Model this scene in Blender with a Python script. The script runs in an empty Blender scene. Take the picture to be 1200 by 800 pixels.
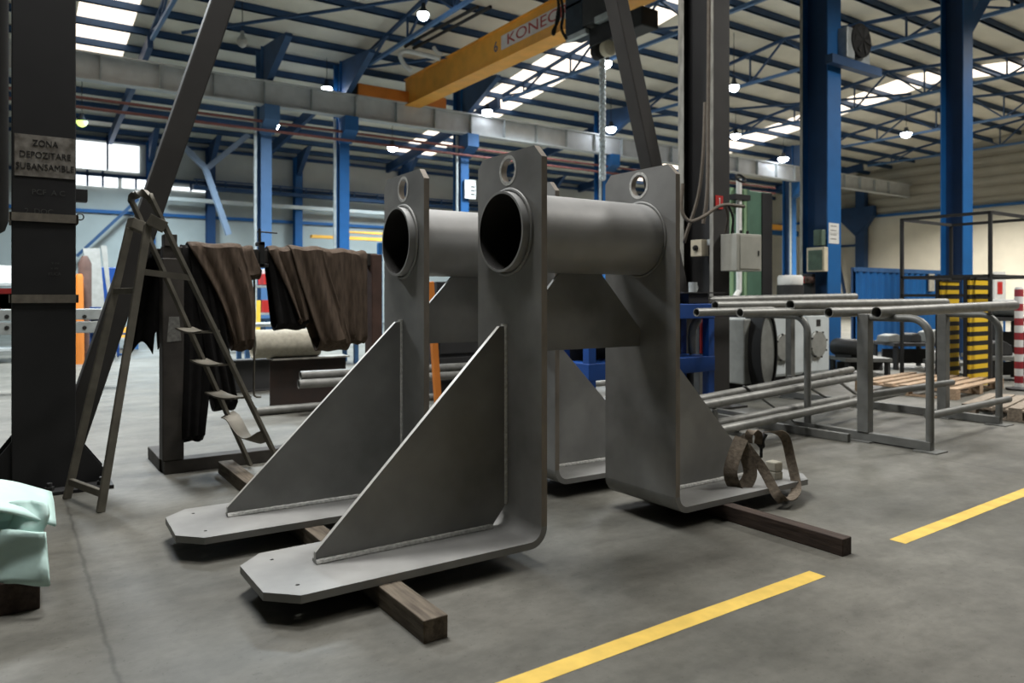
import bpy, bmesh, math, random
from mathutils import Vector, Matrix
random.seed(7)
PI = math.pi
SC = bpy.context.scene
COL = SC.collection

# ------------------------------------------------------------------ camera
CAM = Vector((-2.1938, -2.9626, 1.3297)); YAW = 0.9731; F = 871.9; HY = 347.62
CY, SY = math.cos(YAW), math.sin(YAW)
def P(u, v, d):                       # point at image position and depth
    r = (u-600)/F*d
    return Vector((CAM.x + d*CY + r*SY, CAM.y + d*SY - r*CY, CAM.z + (HY-v)/F*d))
def atz(u, v, z=0.0): return P(u, v, F*(CAM.z-z)/(v-HY))
def aty(u, v, Y):
    t = (u-600)/F; D = Y-CAM.y
    dx = D*(CY+SY*t)/(SY-CY*t)
    return P(u, v, dx*CY+D*SY)
def atx(u, v, X):
    t = (u-600)/F; dx = X-CAM.x
    D = dx*(SY-CY*t)/(CY+SY*t)
    return P(u, v, dx*CY+D*SY)

cam = bpy.data.cameras.new('camera'); co = bpy.data.objects.new('camera', cam); COL.objects.link(co)
co.location = CAM; co.rotation_euler = (PI/2, 0, YAW-PI/2)
cam.sensor_width = 36; cam.lens = F/1200*36; cam.shift_y = -52.38/1200
cam.clip_end = 200; cam.clip_start = .05
cam.dof.use_dof = True; cam.dof.focus_distance = 4.0; cam.dof.aperture_fstop = 2.4
SC.camera = co
SC.view_settings.view_transform = 'Standard'; SC.view_settings.look = 'None'
SC.view_settings.gamma = 1; SC.view_settings.exposure = -.35
SC.view_settings.use_curve_mapping = False
SC.cycles.use_denoising = True
SC.cycles.max_bounces = 6
SC.cycles.caustics_reflective = False; SC.cycles.caustics_refractive = False

# ------------------------------------------------------------------ materials
def s2l(c):
    return tuple(((x/255+.055)/1.055)**2.4 if x/255 > .04045 else x/255/12.92 for x in c)
def mat(name, col, rough=.6, metal=0.0, var=.25, scale=6, bump=0.0, col2=None, stretch=(1, 1, 1), emit=None, es=1, spec=.5, detail=6):
    m = bpy.data.materials.new(name); m.use_nodes = True
    n = m.node_tree.nodes; l = m.node_tree.links; b = n['Principled BSDF']
    c = s2l(col); c2 = s2l(col2) if col2 else tuple(x*(1-var) for x in c); c1 = c if col2 else tuple(min(1, x*(1+var)) for x in c)
    tc = n.new('ShaderNodeTexCoord'); mp = n.new('ShaderNodeMapping'); mp.inputs['Scale'].default_value = stretch
    l.new(tc.outputs['Object'], mp.inputs[0])
    nz = n.new('ShaderNodeTexNoise'); nz.inputs['Scale'].default_value = scale; nz.inputs['Detail'].default_value = detail
    l.new(mp.outputs[0], nz.inputs['Vector'])
    rp = n.new('ShaderNodeValToRGB'); rp.color_ramp.elements[0].position = .32; rp.color_ramp.elements[1].position = .68
    rp.color_ramp.elements[0].color = (*c2, 1); rp.color_ramp.elements[1].color = (*c1, 1)
    l.new(nz.outputs['Fac'], rp.inputs[0]); l.new(rp.outputs[0], b.inputs['Base Color'])
    b.inputs['Roughness'].default_value = rough; b.inputs['Metallic'].default_value = metal
    b.inputs['Specular IOR Level'].default_value = spec
    if bump:
        bp = n.new('ShaderNodeBump'); bp.inputs['Strength'].default_value = bump; bp.inputs['Distance'].default_value = .01
        l.new(nz.outputs['Fac'], bp.inputs['Height']); l.new(bp.outputs[0], b.inputs['Normal'])
    if emit:
        b.inputs['Emission Color'].default_value = (*s2l(emit), 1); b.inputs['Emission Strength'].default_value = es
    return m
M = {}
def dm(k, *a, **kw): M[k] = mat(k, *a, **kw)
dm('steel', (142, 142, 140), .54, .2, var=.26, scale=2.6, bump=.03)
dm('tube_steel', (170, 170, 169), .46, .3, var=.12, scale=4)
dm('cut_edge', (140, 132, 122), .6, .25, var=.25, scale=9, stretch=(1, 1, .4))
dm('ground_edge', (188, 187, 182), .5, .25, var=.1, scale=9)
dm('inner_shade', (36, 34, 32), .8, 0, var=.2)
dm('weld', (206, 206, 202), .8, 0, var=.2, scale=60, bump=.6)
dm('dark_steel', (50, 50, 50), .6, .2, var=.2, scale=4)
dm('brace_paint', (46, 44, 42), .65, .1, var=.2, scale=3)
dm('black_paint', (30, 30, 31), .65, .05, var=.2, scale=3)
dm('worn_edge', (150, 148, 140), .55, .3, var=.3, scale=14, stretch=(1, 1, .3))
dm('beam_rust', (52, 47, 44), .75, .1, var=.35, scale=5, col2=(66, 52, 46))
dm('rust_plate', (88, 66, 58), .8, .05, var=.2, scale=7)
dm('trestle', (66, 62, 58), .7, .15, var=.3, scale=6)
dm('ladder', (104, 100, 90), .6, .2, var=.25, scale=8)
dm('sling_brown', (84, 72, 62), .95, 0, var=.3, scale=14, bump=.4, stretch=(3, 3, .5), spec=.2)
dm('sling_black', (28, 27, 27), .95, 0, var=.25, scale=12, bump=.3, spec=.15)
dm('webbing', (104, 95, 84), .95, 0, var=.25, scale=40, bump=.5, spec=.2)
dm('timber', (112, 102, 88), .85, 0, scale=5, bump=.3, col2=(74, 65, 55), stretch=(8, 1, 8))
dm('timber_dark', (64, 52, 45), .85, 0, var=.3, scale=6, bump=.3, stretch=(8, 1, 8))
dm('pallet_wood', (186, 160, 132), .85, 0, scale=4, bump=.2, col2=(150, 126, 102), stretch=(2, 10, 10))
dm('pallet_grey', (158, 146, 130), .85, 0, scale=4, bump=.2, col2=(120, 108, 95), stretch=(2, 10, 10))
dm('teal_foam', (206, 236, 230), .8, 0, var=.1, scale=5, bump=.1, spec=.2)
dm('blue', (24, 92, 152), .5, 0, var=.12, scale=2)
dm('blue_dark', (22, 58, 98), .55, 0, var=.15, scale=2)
dm('truss_blue', (40, 72, 110), .55, 0, var=.15, scale=2)
dm('chord_blue', (74, 112, 156), .5, 0, var=.1, scale=2)
dm('machine_blue', (14, 66, 138), .5, 0, var=.15, scale=3)
dm('grey_paint', (192, 194, 194), .5, 0, var=.08, scale=3)
dm('cabinet_grey', (176, 176, 166), .5, 0, var=.08, scale=6)
dm('cream', (206, 196, 172), .6, 0, var=.1, scale=10)
dm('white_machine', (196, 204, 206), .5, 0, var=.08, scale=4)
dm('cover_grey', (140, 142, 138), .6, .2, var=.12, scale=9)
dm('green', (78, 110, 92), .5, 0, var=.12, scale=3)
dm('green_light', (128, 158, 122), .5, 0, var=.12, scale=3)
dm('machine_green', (86, 104, 90), .55, .1, var=.2, scale=8)
dm('orange', (242, 172, 66), .5, 0, var=.1, scale=2)
dm('orange_dark', (206, 122, 46), .5, 0, var=.12, scale=2)
dm('pipe_grey', (132, 132, 128), .45, .4, var=.18, scale=12)
dm('rack_grey', (112, 113, 110), .5, .35, var=.15, scale=9)
dm('wall_white', (186, 187, 182), .7, 0, var=.06, scale=1.2)
dm('end_wall', (226, 219, 202), .7, 0, var=.05, scale=1.2)
dm('ribbed', (168, 163, 150), .7, 0, var=.06, scale=1)
dm('chalk_faint', (74, 74, 72), .9, 0, var=.3, scale=40)
dm('roof_sheet', (226, 220, 206), .7, 0, var=.08, scale=.8)
dm('red', (196, 48, 44), .5, 0, var=.1)
dm('red_pipe', (128, 76, 70), .6, 0, var=.15)
dm('white', (226, 226, 222), .5, 0, var=.05)
dm('paper', (212, 212, 208), .8, 0, var=.08, scale=20)
dm('placard', (150, 146, 138), .7, .2, scale=16, col2=(92, 86, 78), var=.3)
dm('ink', (34, 32, 30), .8, 0, var=.1)
dm('chalk', (120, 120, 116), .9, 0, var=.3, scale=40)
dm('rubber', (30, 30, 30), .8, 0, var=.2)
dm('strap_grey', (112, 106, 96), .9, 0, var=.2, scale=20)
dm('hoist_dark', (44, 54, 64), .85, 0, var=.2, scale=5)
dm('chrome', (238, 244, 250), .45, 0, var=.1)
dm('yellow_line', (216, 182, 84), .7, 0, var=.12, scale=9)
dm('kone_red', (172, 62, 52), .6, 0, var=.05)
dm('band', (214, 206, 198), .6, 0, var=.05)
dm('cable', (96, 88, 78), .7, 0, var=.15, scale=20)
dm('galv', (176, 182, 182), .5, .3, var=.15, scale=8)
dm('shelf_blue', (52, 92, 136), .6, 0, var=.2)
dm('yellow', (226, 190, 52), .6, 0, var=.1)
dm('cardboard', (176, 140, 104), .9, 0, var=.15)
dm('concrete_block', (170, 165, 150), .9, 0, var=.15, scale=20)
dm('pale_brace', (140, 152, 172), .5, 0, var=.1, scale=2)
dm('lens', (255, 255, 255), .4, emit=(236, 244, 255), es=40)
dm('lens_green', (255, 255, 255), .4, emit=(214, 250, 120), es=2.5)
dm('lens_off', (180, 178, 172), .4, var=.05)
dm('skylight', (240, 232, 220), .5, emit=(255, 238, 218), es=2.6)
dm('window_glow', (240, 240, 240), .5, emit=(240, 246, 250), es=2.4)

def floor_mat():
    m = bpy.data.materials.new('concrete'); m.use_nodes = True
    n = m.node_tree.nodes; l = m.node_tree.links; b = n['Principled BSDF']
    tc = n.new('ShaderNodeTexCoord')
    def noise(s, d, st=(1, 1, 1), rough=.6):
        mp = n.new('ShaderNodeMapping'); mp.inputs['Scale'].default_value = st; l.new(tc.outputs['Object'], mp.inputs[0])
        z = n.new('ShaderNodeTexNoise'); z.inputs['Scale'].default_value = s; z.inputs['Detail'].default_value = d
        z.inputs['Roughness'].default_value = rough; l.new(mp.outputs[0], z.inputs['Vector']); return z
    def ramp(src, p0, c0, p1, c1):
        r = n.new('ShaderNodeValToRGB'); e = r.color_ramp.elements
        e[0].position = p0; e[0].color = (*c0, 1); e[1].position = p1; e[1].color = (*c1, 1); l.new(src, r.inputs[0]); return r
    def mix(a, c, t='MULTIPLY', f=1.0):
        x = n.new('ShaderNodeMix'); x.data_type = 'RGBA'; x.blend_type = t; x.inputs['Factor'].default_value = f
        l.new(a, x.inputs['A']); l.new(c, x.inputs['B']); return x.outputs['Result']
    base = ramp(noise(.55, 6).outputs['Fac'], .35, s2l((94, 93, 86)), .68, s2l((124, 122, 114))).outputs[0]
    blot = ramp(noise(2.6, 8, (1, 1.6, 1)).outputs['Fac'], .36, (.70, .70, .69), .62, (1, 1, 1)).outputs[0]
    speck = ramp(noise(55, 3).outputs['Fac'], .27, (.62, .6, .57), .37, (1, 1, 1)).outputs[0]
    streak = ramp(noise(1.1, 5, (.35, 3.2, 1)).outputs['Fac'], .4, (.86, .86, .86), .58, (1, 1, 1)).outputs[0]
    grain = ramp(noise(13, 9, (1, 1.4, 1), .7).outputs['Fac'], .34, (.80, .80, .79), .6, (1.0, 1.0, 1.0)).outputs[0]
    c = mix(mix(mix(mix(base, blot), speck), streak), grain)
    # saw-cut joints across the slab
    sx = n.new('ShaderNodeSeparateXYZ'); l.new(tc.outputs['Object'], sx.inputs[0])
    wob = noise(9, 4)
    a = n.new('ShaderNodeMath'); a.operation = 'MULTIPLY_ADD'; a.inputs[1].default_value = .03; l.new(wob.outputs['Fac'], a.inputs[0]); l.new(sx.outputs['X'], a.inputs[2])
    pp = n.new('ShaderNodeMath'); pp.operation = 'PINGPONG'; pp.inputs[1].default_value = 3.0
    s = n.new('ShaderNodeMath'); s.operation = 'ADD'; s.inputs[1].default_value = 1.87-.015+12+10.75; l.new(a.outputs[0], s.inputs[0]); l.new(s.outputs[0], pp.inputs[0])
    jr = ramp(pp.outputs[0], .002, (.55, .55, .53), .013, (1, 1, 1)).outputs[0]
    c = mix(c, jr)
    l.new(c, b.inputs['Base Color'])
    rr = ramp(noise(1.7, 6).outputs['Fac'], .3, (.42,)*3, .7, (.66,)*3); l.new(rr.outputs[0], b.inputs['Roughness'])
    bp = n.new('ShaderNodeBump'); bp.inputs['Strength'].default_value = .12; bp.inputs['Distance'].default_value = .01
    l.new(noise(14, 8).outputs['Fac'], bp.inputs['Height']); l.new(bp.outputs[0], b.inputs['Normal'])
    return m
M['concrete'] = floor_mat()
def stripe_mat(name, ca, cb, per, off=0, duty=.5, axis='Z', rough=.6):
    m = bpy.data.materials.new(name); m.use_nodes = True
    n = m.node_tree.nodes; l = m.node_tree.links; b = n['Principled BSDF']
    tc = n.new('ShaderNodeTexCoord'); sx = n.new('ShaderNodeSeparateXYZ'); l.new(tc.outputs['Object'], sx.inputs[0])
    a = n.new('ShaderNodeMath'); a.operation = 'ADD'; a.inputs[1].default_value = off; l.new(sx.outputs[axis], a.inputs[0])
    d = n.new('ShaderNodeMath'); d.operation = 'DIVIDE'; d.inputs[1].default_value = per; l.new(a.outputs[0], d.inputs[0])
    f = n.new('ShaderNodeMath'); f.operation = 'FRACT'; l.new(d.outputs[0], f.inputs[0])
    g = n.new('ShaderNodeMath'); g.operation = 'GREATER_THAN'; g.inputs[1].default_value = duty; l.new(f.outputs[0], g.inputs[0])
    x = n.new('ShaderNodeMix'); x.data_type = 'RGBA'; x.inputs['A'].default_value = (*s2l(ca), 1); x.inputs['B'].default_value = (*s2l(cb), 1)
    l.new(g.outputs[0], x.inputs['Factor']); l.new(x.outputs['Result'], b.inputs['Base Color']); b.inputs['Roughness'].default_value = rough
    return m
M['hazard'] = stripe_mat('hazard', (228, 188, 40), (26, 25, 24), .1385, .02)
M['barber'] = stripe_mat('barber', (206, 206, 204), (140, 30, 40), .205, .0)

# ------------------------------------------------------------------ mesh helpers
class MB:
    def __init__(s): s.v = []; s.f = []
    def add(s, vs, fs):
        k = len(s.v); s.v += [Vector(x) for x in vs]; s.f += [tuple(i+k for i in f) for f in fs]; return s
    def box(s, lo, hi):
        (a, b, c), (d, e, f) = lo, hi
        return s.add([(a,b,c),(d,b,c),(d,e,c),(a,e,c),(a,b,f),(d,b,f),(d,e,f),(a,e,f)],
                     [(3,2,1,0),(4,5,6,7),(0,1,5,4),(1,2,6,5),(2,3,7,6),(3,0,4,7)])
    def bar(s, p, q, w, h, up=(0, 0, 1)):            # rectangular bar from p to q, w sideways, h along up
        p, q = Vector(p), Vector(q); d = (q-p).normalized(); up = Vector(up)
        if abs(d.dot(up)) > .99: up = Vector((1, 0, 0))
        a = d.cross(up).normalized(); b = a.cross(d).normalized()
        vs = []
        for c in (p, q):
            for i, j in ((-1,-1),(1,-1),(1,1),(-1,1)): vs.append(c + a*i*w/2 + b*j*h/2)
        return s.add(vs, [(0,1,2,3)[::-1],(4,5,6,7),(0,1,5,4),(1,2,6,5),(2,3,7,6),(3,0,4,7)])
    def tube(s, pts, r, n=10, cap=True, wall=None):
        pts = [Vector(p) for p in pts]; rings = []
        t0 = (pts[1]-pts[0]).normalized(); up = Vector((0, 0, 1)) if abs(t0.z) < .9 else Vector((1, 0, 0))
        a = t0.cross(up).normalized()
        k = len(s.v)
        rs = r if isinstance(r, (list, tuple)) else [r]*len(pts)
        for i, p in enumerate(pts):
            t = (pts[min(i+1, len(pts)-1)] - pts[max(i-1, 0)]).normalized()
            a = (a - t*a.dot(t)).normalized(); b = t.cross(a)
            for j in range(n):
                th = 2*PI*j/n; s.v.append(p + (a*math.cos(th)+b*math.sin(th))*rs[i])
        for i in range(len(pts)-1):
            for j in range(n):
                j2 = (j+1) % n
                s.f.append((k+i*n+j, k+i*n+j2, k+(i+1)*n+j2, k+(i+1)*n+j))
        if wall:                                     # open pipe: inner skin and annular ends
            m = MB(); m.tube(pts, [x-wall for x in rs], n, cap=False)
            k2 = len(s.v); s.v += m.v; s.f += [tuple(k2+i for i in f[::-1]) for f in m.f]
            L = (len(pts)-1)*n
            for j in range(n):
                j2 = (j+1) % n
                s.f.append((k+j2, k+j, k2+j, k2+j2)); s.f.append((k+L+j, k+L+j2, k2+L+j2, k2+L+j))
        elif cap:
            s.f.append(tuple(k+j for j in range(n))[::-1]); s.f.append(tuple(k+(len(pts)-1)*n+j for j in range(n)))
        return s
    def prism(s, poly, fn, t0, t1):                  # poly of (a,b); fn(a,b,t) -> point
        n = len(poly)
        vs = [fn(a, b, t0) for a, b in poly] + [fn(a, b, t1) for a, b in poly]
        return s.add(vs, [tuple(range(n)), tuple(range(2*n-1, n-1, -1))] + [(i, i+n, (i+1) % n+n, (i+1) % n) for i in range(n)])
    def grid(s, fn, nu, nv, closed_u=False):
        k = len(s.v)
        for i in range(nu+1):
            for j in range(nv+1): s.v.append(Vector(fn(i/nu, j/nv)))
        for i in range(nu):
            for j in range(nv):
                a = k+i*(nv+1)+j; s.f.append((a, a+1, a+nv+2, a+nv+1))
        return s
    def lathe(s, prof, c, n=20, axis='Z'):
        k = len(s.v); c = Vector(c)
        for r, h in prof:
            for j in range(n):
                th = 2*PI*j/n; x, y = r*math.cos(th), r*math.sin(th)
                s.v.append(c + (Vector((x, y, h)) if axis == 'Z' else Vector((h, x, y)) if axis == 'X' else Vector((x, h, y))))
        for i in range(len(prof)-1):
            for j in range(n):
                j2 = (j+1) % n; s.f.append((k+i*n+j, k+i*n+j2, k+(i+1)*n+j2, k+(i+1)*n+j))
        s.f.append(tuple(k+j for j in range(n))[::-1]); s.f.append(tuple(k+(len(prof)-1)*n+j for j in range(n)))
        return s
    def build(s, name, m, parent=None, smooth=False, bevel=0, solid=0, sub=0):
        me = bpy.data.meshes.new(name)
        off = Vector((0, 0, 0))
        q = parent
        while q is not None: off += q.location; q = q.parent
        if parent is None:
            xs = [v for v in s.v]; off = Vector((sum(v.x for v in xs)/len(xs), sum(v.y for v in xs)/len(xs), min(v.z for v in xs)))
        me.from_pydata([v-off for v in s.v], [], s.f); me.update()
        bm = bmesh.new(); bm.from_mesh(me); bmesh.ops.recalc_face_normals(bm, faces=bm.faces); bm.to_mesh(me); bm.free()
        return link(name, me, m, parent, off, smooth, bevel, solid, sub)
def link(name, me, m, parent, off, smooth=False, bevel=0, solid=0, sub=0):
    me.materials.append(M[m] if isinstance(m, str) else m)
    o = bpy.data.objects.new(name, me); COL.objects.link(o)
    if parent is None: o.location = off
    else: o.parent = parent
    if smooth:
        for p in me.polygons: p.use_smooth = True
        me.set_sharp_from_angle(angle=math.radians(40))
    if solid:
        md = o.modifiers.new('solid', 'SOLIDIFY'); md.thickness = solid; md.offset = 0
    if bevel:
        md = o.modifiers.new('bevel', 'BEVEL'); md.width = bevel; md.segments = 2; md.limit_method = 'ANGLE'
    if sub:
        md = o.modifiers.new('sub', 'SUBSURF'); md.levels = sub; md.render_levels = sub
    return o
def tag(o, label, cat, group=None, kind=None):
    o['label'] = label; o['category'] = cat
    if group: o['group'] = group
    if kind: o['kind'] = kind
    return o
def thing(name, label, cat, loc, group=None, kind=None):
    o = bpy.data.objects.new(name, None); COL.objects.link(o); o.location = Vector(loc); o.empty_display_size = .1
    return tag(o, label, cat, group, kind)
def copy_tree(o, parent=None):
    c = o.copy(); COL.objects.link(c)
    if parent: c.parent = parent
    for ch in list(o.children): copy_tree(ch, c)
    return c
def arc(c, r, a0, a1, n, ex, ez):                     # points on an arc in the plane ex/ez
    c, ex, ez = Vector(c), Vector(ex), Vector(ez)
    return [c + ex*r*math.cos(a0+(a1-a0)*i/n) + ez*r*math.sin(a0+(a1-a0)*i/n) for i in range(n+1)]
def plate2d(loops, t, fn):                            # flat plate with holes; fn(a,b,t) -> point
    cu = bpy.data.curves.new('tmp', 'CURVE'); cu.dimensions = '2D'; cu.fill_mode = 'BOTH'; cu.extrude = .5
    for lp in loops:
        sp = cu.splines.new('POLY'); sp.points.add(len(lp)-1); sp.use_cyclic_u = True
        for i, (a, b) in enumerate(lp): sp.points[i].co = (a, b, 0, 1)
    ob = bpy.data.objects.new('tmp', cu); COL.objects.link(ob)
    dg = bpy.context.evaluated_depsgraph_get(); me = bpy.data.meshes.new_from_object(ob.evaluated_get(dg))
    vs = [fn(v.co.x, v.co.y, (v.co.z+.5)*t) for v in me.vertices]; fs = [tuple(p.vertices) for p in me.polygons]
    bpy.data.objects.remove(ob); bpy.data.curves.remove(cu); bpy.data.meshes.remove(me)
    return vs, fs
def circ(a, b, r, n=40): return [(a+r*math.cos(2*PI*i/n), b+r*math.sin(2*PI*i/n)) for i in range(n)]
def text(body, size, m, parent, loc, rot, name='lettering', sx=1.0, ext=.002):
    cu = bpy.data.curves.new(name, 'FONT'); cu.body = body; cu.size = size; cu.align_x = 'CENTER'; cu.align_y = 'CENTER'; cu.extrude = ext
    ob = bpy.data.objects.new('tmp', cu); COL.objects.link(ob)
    dg = bpy.context.evaluated_depsgraph_get(); me = bpy.data.meshes.new_from_object(ob.evaluated_get(dg))
    bpy.data.objects.remove(ob); bpy.data.curves.remove(cu)
    me.materials.clear()
    off = Vector((0, 0, 0)); q = parent
    while q is not None: off += q.location; q = q.parent
    mt = Matrix.Translation(Vector(loc)-off) @ rot.to_4x4() @ Matrix.Diagonal((sx, 1, 1, 1))
    me.transform(mt)
    return link(name, me, m, parent, None)
R_FRONT = Matrix(((1, 0, 0), (0, 0, -1), (0, 1, 0)))       # lettering reading along +X, facing -Y
R_LEFT = Matrix(((0, 0, -1), (-1, 0, 0), (0, 1, 0)))       # lettering reading along -Y, facing -X

def edge_mat(o, m, test, ptest=None):
    o.data.materials.append(M[m])
    for p in o.data.polygons:
        if (ptest(p) if ptest else test(p.normal)): p.material_index = 1
    return o
# ------------------------------------------------------------------ the two steel support frames
def support_frame(label):
    Z0 = .09; H, W, t, L, FT, fc = 2.0, .598, .0345, .9797, 1.325, .118
    c, c2, ri = .0625, .051, .066
    R, zt, zh, rh, proj = .2116, 1.5806, 1.9065, .063, .051
    Mi, gy, gt = W/2, W/2+.028, .0253
    root = thing('steel_support_frame', label, 'steel frame', (0, 0, 0))
    for side in (0, 1):
        X = (lambda x: x) if side == 0 else (lambda x: L-x)
        b = MB()
        zb = t+ri
        out = [(0, zb), (W, zb), (W, H-c2), (W-c2, H), (c, H), (0, H-c)]
        vs, fs = plate2d([out, circ(Mi, zh, rh, 36), circ(Mi, zt, R+.002, 64)], t, lambda a, d, q: Vector((X(q), a, d+Z0)))
        b.add(vs, fs)
        ft = [(-ri, 0), (-ri, W), (-FT+fc, W), (-FT, W-fc), (-FT, fc), (-FT+fc, 0)]
        vs, fs = plate2d([ft, circ(-1.183, .117, .009, 12), circ(-1.183, .481, .009, 12)], t, lambda a, d, q: Vector((X(a), d, q+Z0)))
        b.add(vs, fs)
        n = 10; k = []
        for i in range(n+1):
            a = PI/2*i/n
            for rr in (ri, ri+t):
                for y in (0, W): k.append((X(-ri+rr*math.cos(a)), y, t+ri-rr*math.sin(a)+Z0))
        fs = []
        for i in range(n):
            q = i*4; fs += [(q, q+1, q+5, q+4), (q+2, q+6, q+7, q+3), (q, q+4, q+6, q+2), (q+1, q+3, q+7, q+5)]
        b.add(k, fs)
        edge_mat(b.build('bent_plate', 'steel', root, smooth=True), 'cut_edge', None, lambda p: abs(p.normal.y) > .5 and p.center.z > .35)
        # bevelled stiffening gusset with a sniped inner corner
        top = 1.084; toe = 1.036; hz = .05
        g = MB(); pl = [(-.094, t), (-toe, t), (-toe, t+hz), (-.042, top), (0, top), (0, t+.112)]
        g.prism(pl, lambda a, d, q: (X(a), q, d+Z0), gy-gt/2, gy+gt/2)
        edge_mat(g.build('gusset', 'steel', root), 'ground_edge', lambda n_: abs(n_.y) < .5)
        for s_ in (-1, 1):
            wb = MB(); y = gy+s_*(gt/2+.004)
            wb.tube([(X(-.094-(toe-.094)*i/40), y, t+Z0+.004+.0012*(i % 2)) for i in range(41)], .016, 8)
            wb.tube([(X(-.004), y, t+.112+Z0+(top-t-.1)*i/40) for i in range(41)], .010, 8)
            wb.build('weld_bead', 'weld', root, smooth=True)
        ring = MB(); rr = R+.004
        ring.grid(lambda u, v: (X(.002+(-1)*.016*(.5+.5*math.cos(2*PI*v))), Mi+(rr+.008+.010*math.sin(2*PI*v))*math.cos(2*PI*u), zt+Z0+(rr+.008+.010*math.sin(2*PI*v))*math.sin(2*PI*u)), 64, 8)
        ring.build('weld_collar', 'steel', root, smooth=True)
        ring = MB()
        ring.grid(lambda u, v: (X(t+.007*(.5+.5*math.cos(2*PI*v))), Mi+(rr+.005+.008*math.sin(2*PI*v))*math.cos(2*PI*u), zt+Z0+(rr+.005+.008*math.sin(2*PI*v))*math.sin(2*PI*u)), 64, 8)
        ring.build('weld_bead', 'steel', root, smooth=True)
        # bright ground ring round the lifting hole
        vs, fs = plate2d([circ(Mi, zh, rh+.017, 40), circ(Mi, zh, rh+.0005, 40)], .0012, lambda a, d, q: Vector((X(-.0012+q), a, d+Z0)))
        if side == 1: vs, fs = plate2d([circ(Mi, zh, rh+.017, 40), circ(Mi, zh, rh+.0005, 40)], .0012, lambda a, d, q: Vector((X(t+q), a, d+Z0)))
        MB().add(vs, fs).build('ground_ring', 'weld', root)
    tb = MB(); n = 14
    tb.tube([(-proj+(L+2*proj)*i/n, Mi, zt+Z0) for i in range(n+1)], R, 72, wall=.0125)
    to = tb.build('cross_tube', 'tube_steel', root, smooth=True)
    to.data.materials.append(M['inner_shade'])  # mill scale darkened to near-black, the bore's shade put into its colour
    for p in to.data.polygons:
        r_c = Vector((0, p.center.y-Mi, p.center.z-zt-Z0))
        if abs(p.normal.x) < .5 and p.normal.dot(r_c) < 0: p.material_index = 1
    MB().lathe([(R-.0135, L+proj-.05), (R-.0135, L+proj-.03)], (0, Mi, zt+Z0), 48, 'X').build('tube_light_stop', 'dark_steel', root)  # disc added in the far end to shut light out of the bore
    w = MB(); zb = .945
    w.prism([(t, zb), (L-t, zb), (L-t, 1.05), (.64, 1.372), (.34, 1.372), (t, 1.05)], lambda a, d, q: (a, q, d+Z0), Mi-.011, Mi+.011)
    edge_mat(w.build('web_plate', 'steel', root), 'ground_edge', lambda n_: abs(n_.y) < .5)
    return root
fr1 = support_frame('nearer grey welded steel support frame with thick cross tube, on timbers beside the yellow line')
fr2 = copy_tree(fr1); fr2.location = (-.1635, .9386, 0); fr2.rotation_euler = (0, 0, -.0342)
fr2['label'] = 'farther grey welded steel support frame standing behind its twin, nearer the stepladder'

# timbers under the frames
def timber(lo, hi, label, rz, m='timber'):
    b = MB(); (x0, y0, z0), (x1, y1, z1) = lo, hi
    cx, cy = (x0+x1)/2, (y0+y1)/2
    n = 24
    def pt(x, y, z): return Vector((cx+(x-cx)*math.cos(rz)-(y-cy)*math.sin(rz), cy+(x-cx)*math.sin(rz)+(y-cy)*math.cos(rz), z))
    k = []
    for i in range(n+1):
        y = y0+(y1-y0)*i/n; j = lambda: random.uniform(-.0012, .0012)
        for x, z in ((x0, z0), (x1, z0), (x1, z1), (x0, z1)): k.append(pt(x+j(), y, z+(j() if z < z1-.001 and z > .01 else 0)))
    fs = [(3, 2, 1, 0), tuple(n*4+i for i in range(4))]
    for i in range(n):
        for q in range(4): fs.append((i*4+q, i*4+(q+1) % 4, i*4+4+(q+1) % 4, i*4+4+q))
    b.add(k, fs)
    return tag(b.build('timber_bearer', m, None, bevel=.004), label, 'timber')
timber((-.87, -.42, 0), (-.765, 2.92, .09), 'weathered square timber under the left feet of the frames, pointing at the viewer', 0.0)
timber((1.345, -.77, 0), (1.425, 1.95, .09), 'dark brown timber bearer sticking out from under the right-hand foot plates', 0.0, 'timber_dark')

# ------------------------------------------------------------------ webbing sling, block and shackle on the right foot
def ribbon(path, wdir, w, th=.006):
    b = MB(); n = len(path); path = [Vector(p) for p in path]; k = []
    for i, p in enumerate(path):
        t = (path[min(i+1, n-1)]-path[max(i-1, 0)]).normalized()
        wd = Vector(wdir[i] if isinstance(wdir, list) else wdir); wd = (wd-t*wd.dot(t)).normalized(); nn = t.cross(wd).normalized()
        for a, c in ((-1, -1), (1, -1), (1, 1), (-1, 1)): k.append(p+wd*a*w/2+nn*c*th/2)
    fs = [(3, 2, 1, 0), tuple((n-1)*4+i for i in range(4))]
    for i in range(n-1):
        for q in range(4): fs.append((i*4+q, i*4+(q+1) % 4, i*4+4+(q+1) % 4, i*4+4+q))
    return b.add(k, fs)
def spline(pts, n=8):
    pts = [Vector(p) for p in pts]; out = []
    for i in range(len(pts)-1):
        p0, p1, p2, p3 = pts[max(i-1, 0)], pts[i], pts[i+1], pts[min(i+2, len(pts)-1)]
        for k in range(n):
            t = k/n; out.append(.5*((2*p1)+(p2-p0)*t+(2*p0-5*p1+4*p2-p3)*t*t+(3*p1-p0-3*p2+p3)*t**3))
    out.append(pts[-1]); return out
zf = .09+.0345
def S(u, v, d=4.75): return P(u, v, d)
sl = thing('webbing_sling', 'worn brown webbing sling looped over the right foot of the nearer frame', 'sling', S(890, 560))
ribbon(spline([S(869, 513, 4.78), S(862, 530, 4.75), S(856, 552, 4.72), S(860, 567, 4.72), S(871, 569.5, 4.72), S(879, 556, 4.74), S(876, 538, 4.76), S(868, 520, 4.78)]), (.45, -.6, .0), .085, .007).build('standing_loop', 'webbing', sl, smooth=True)
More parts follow.
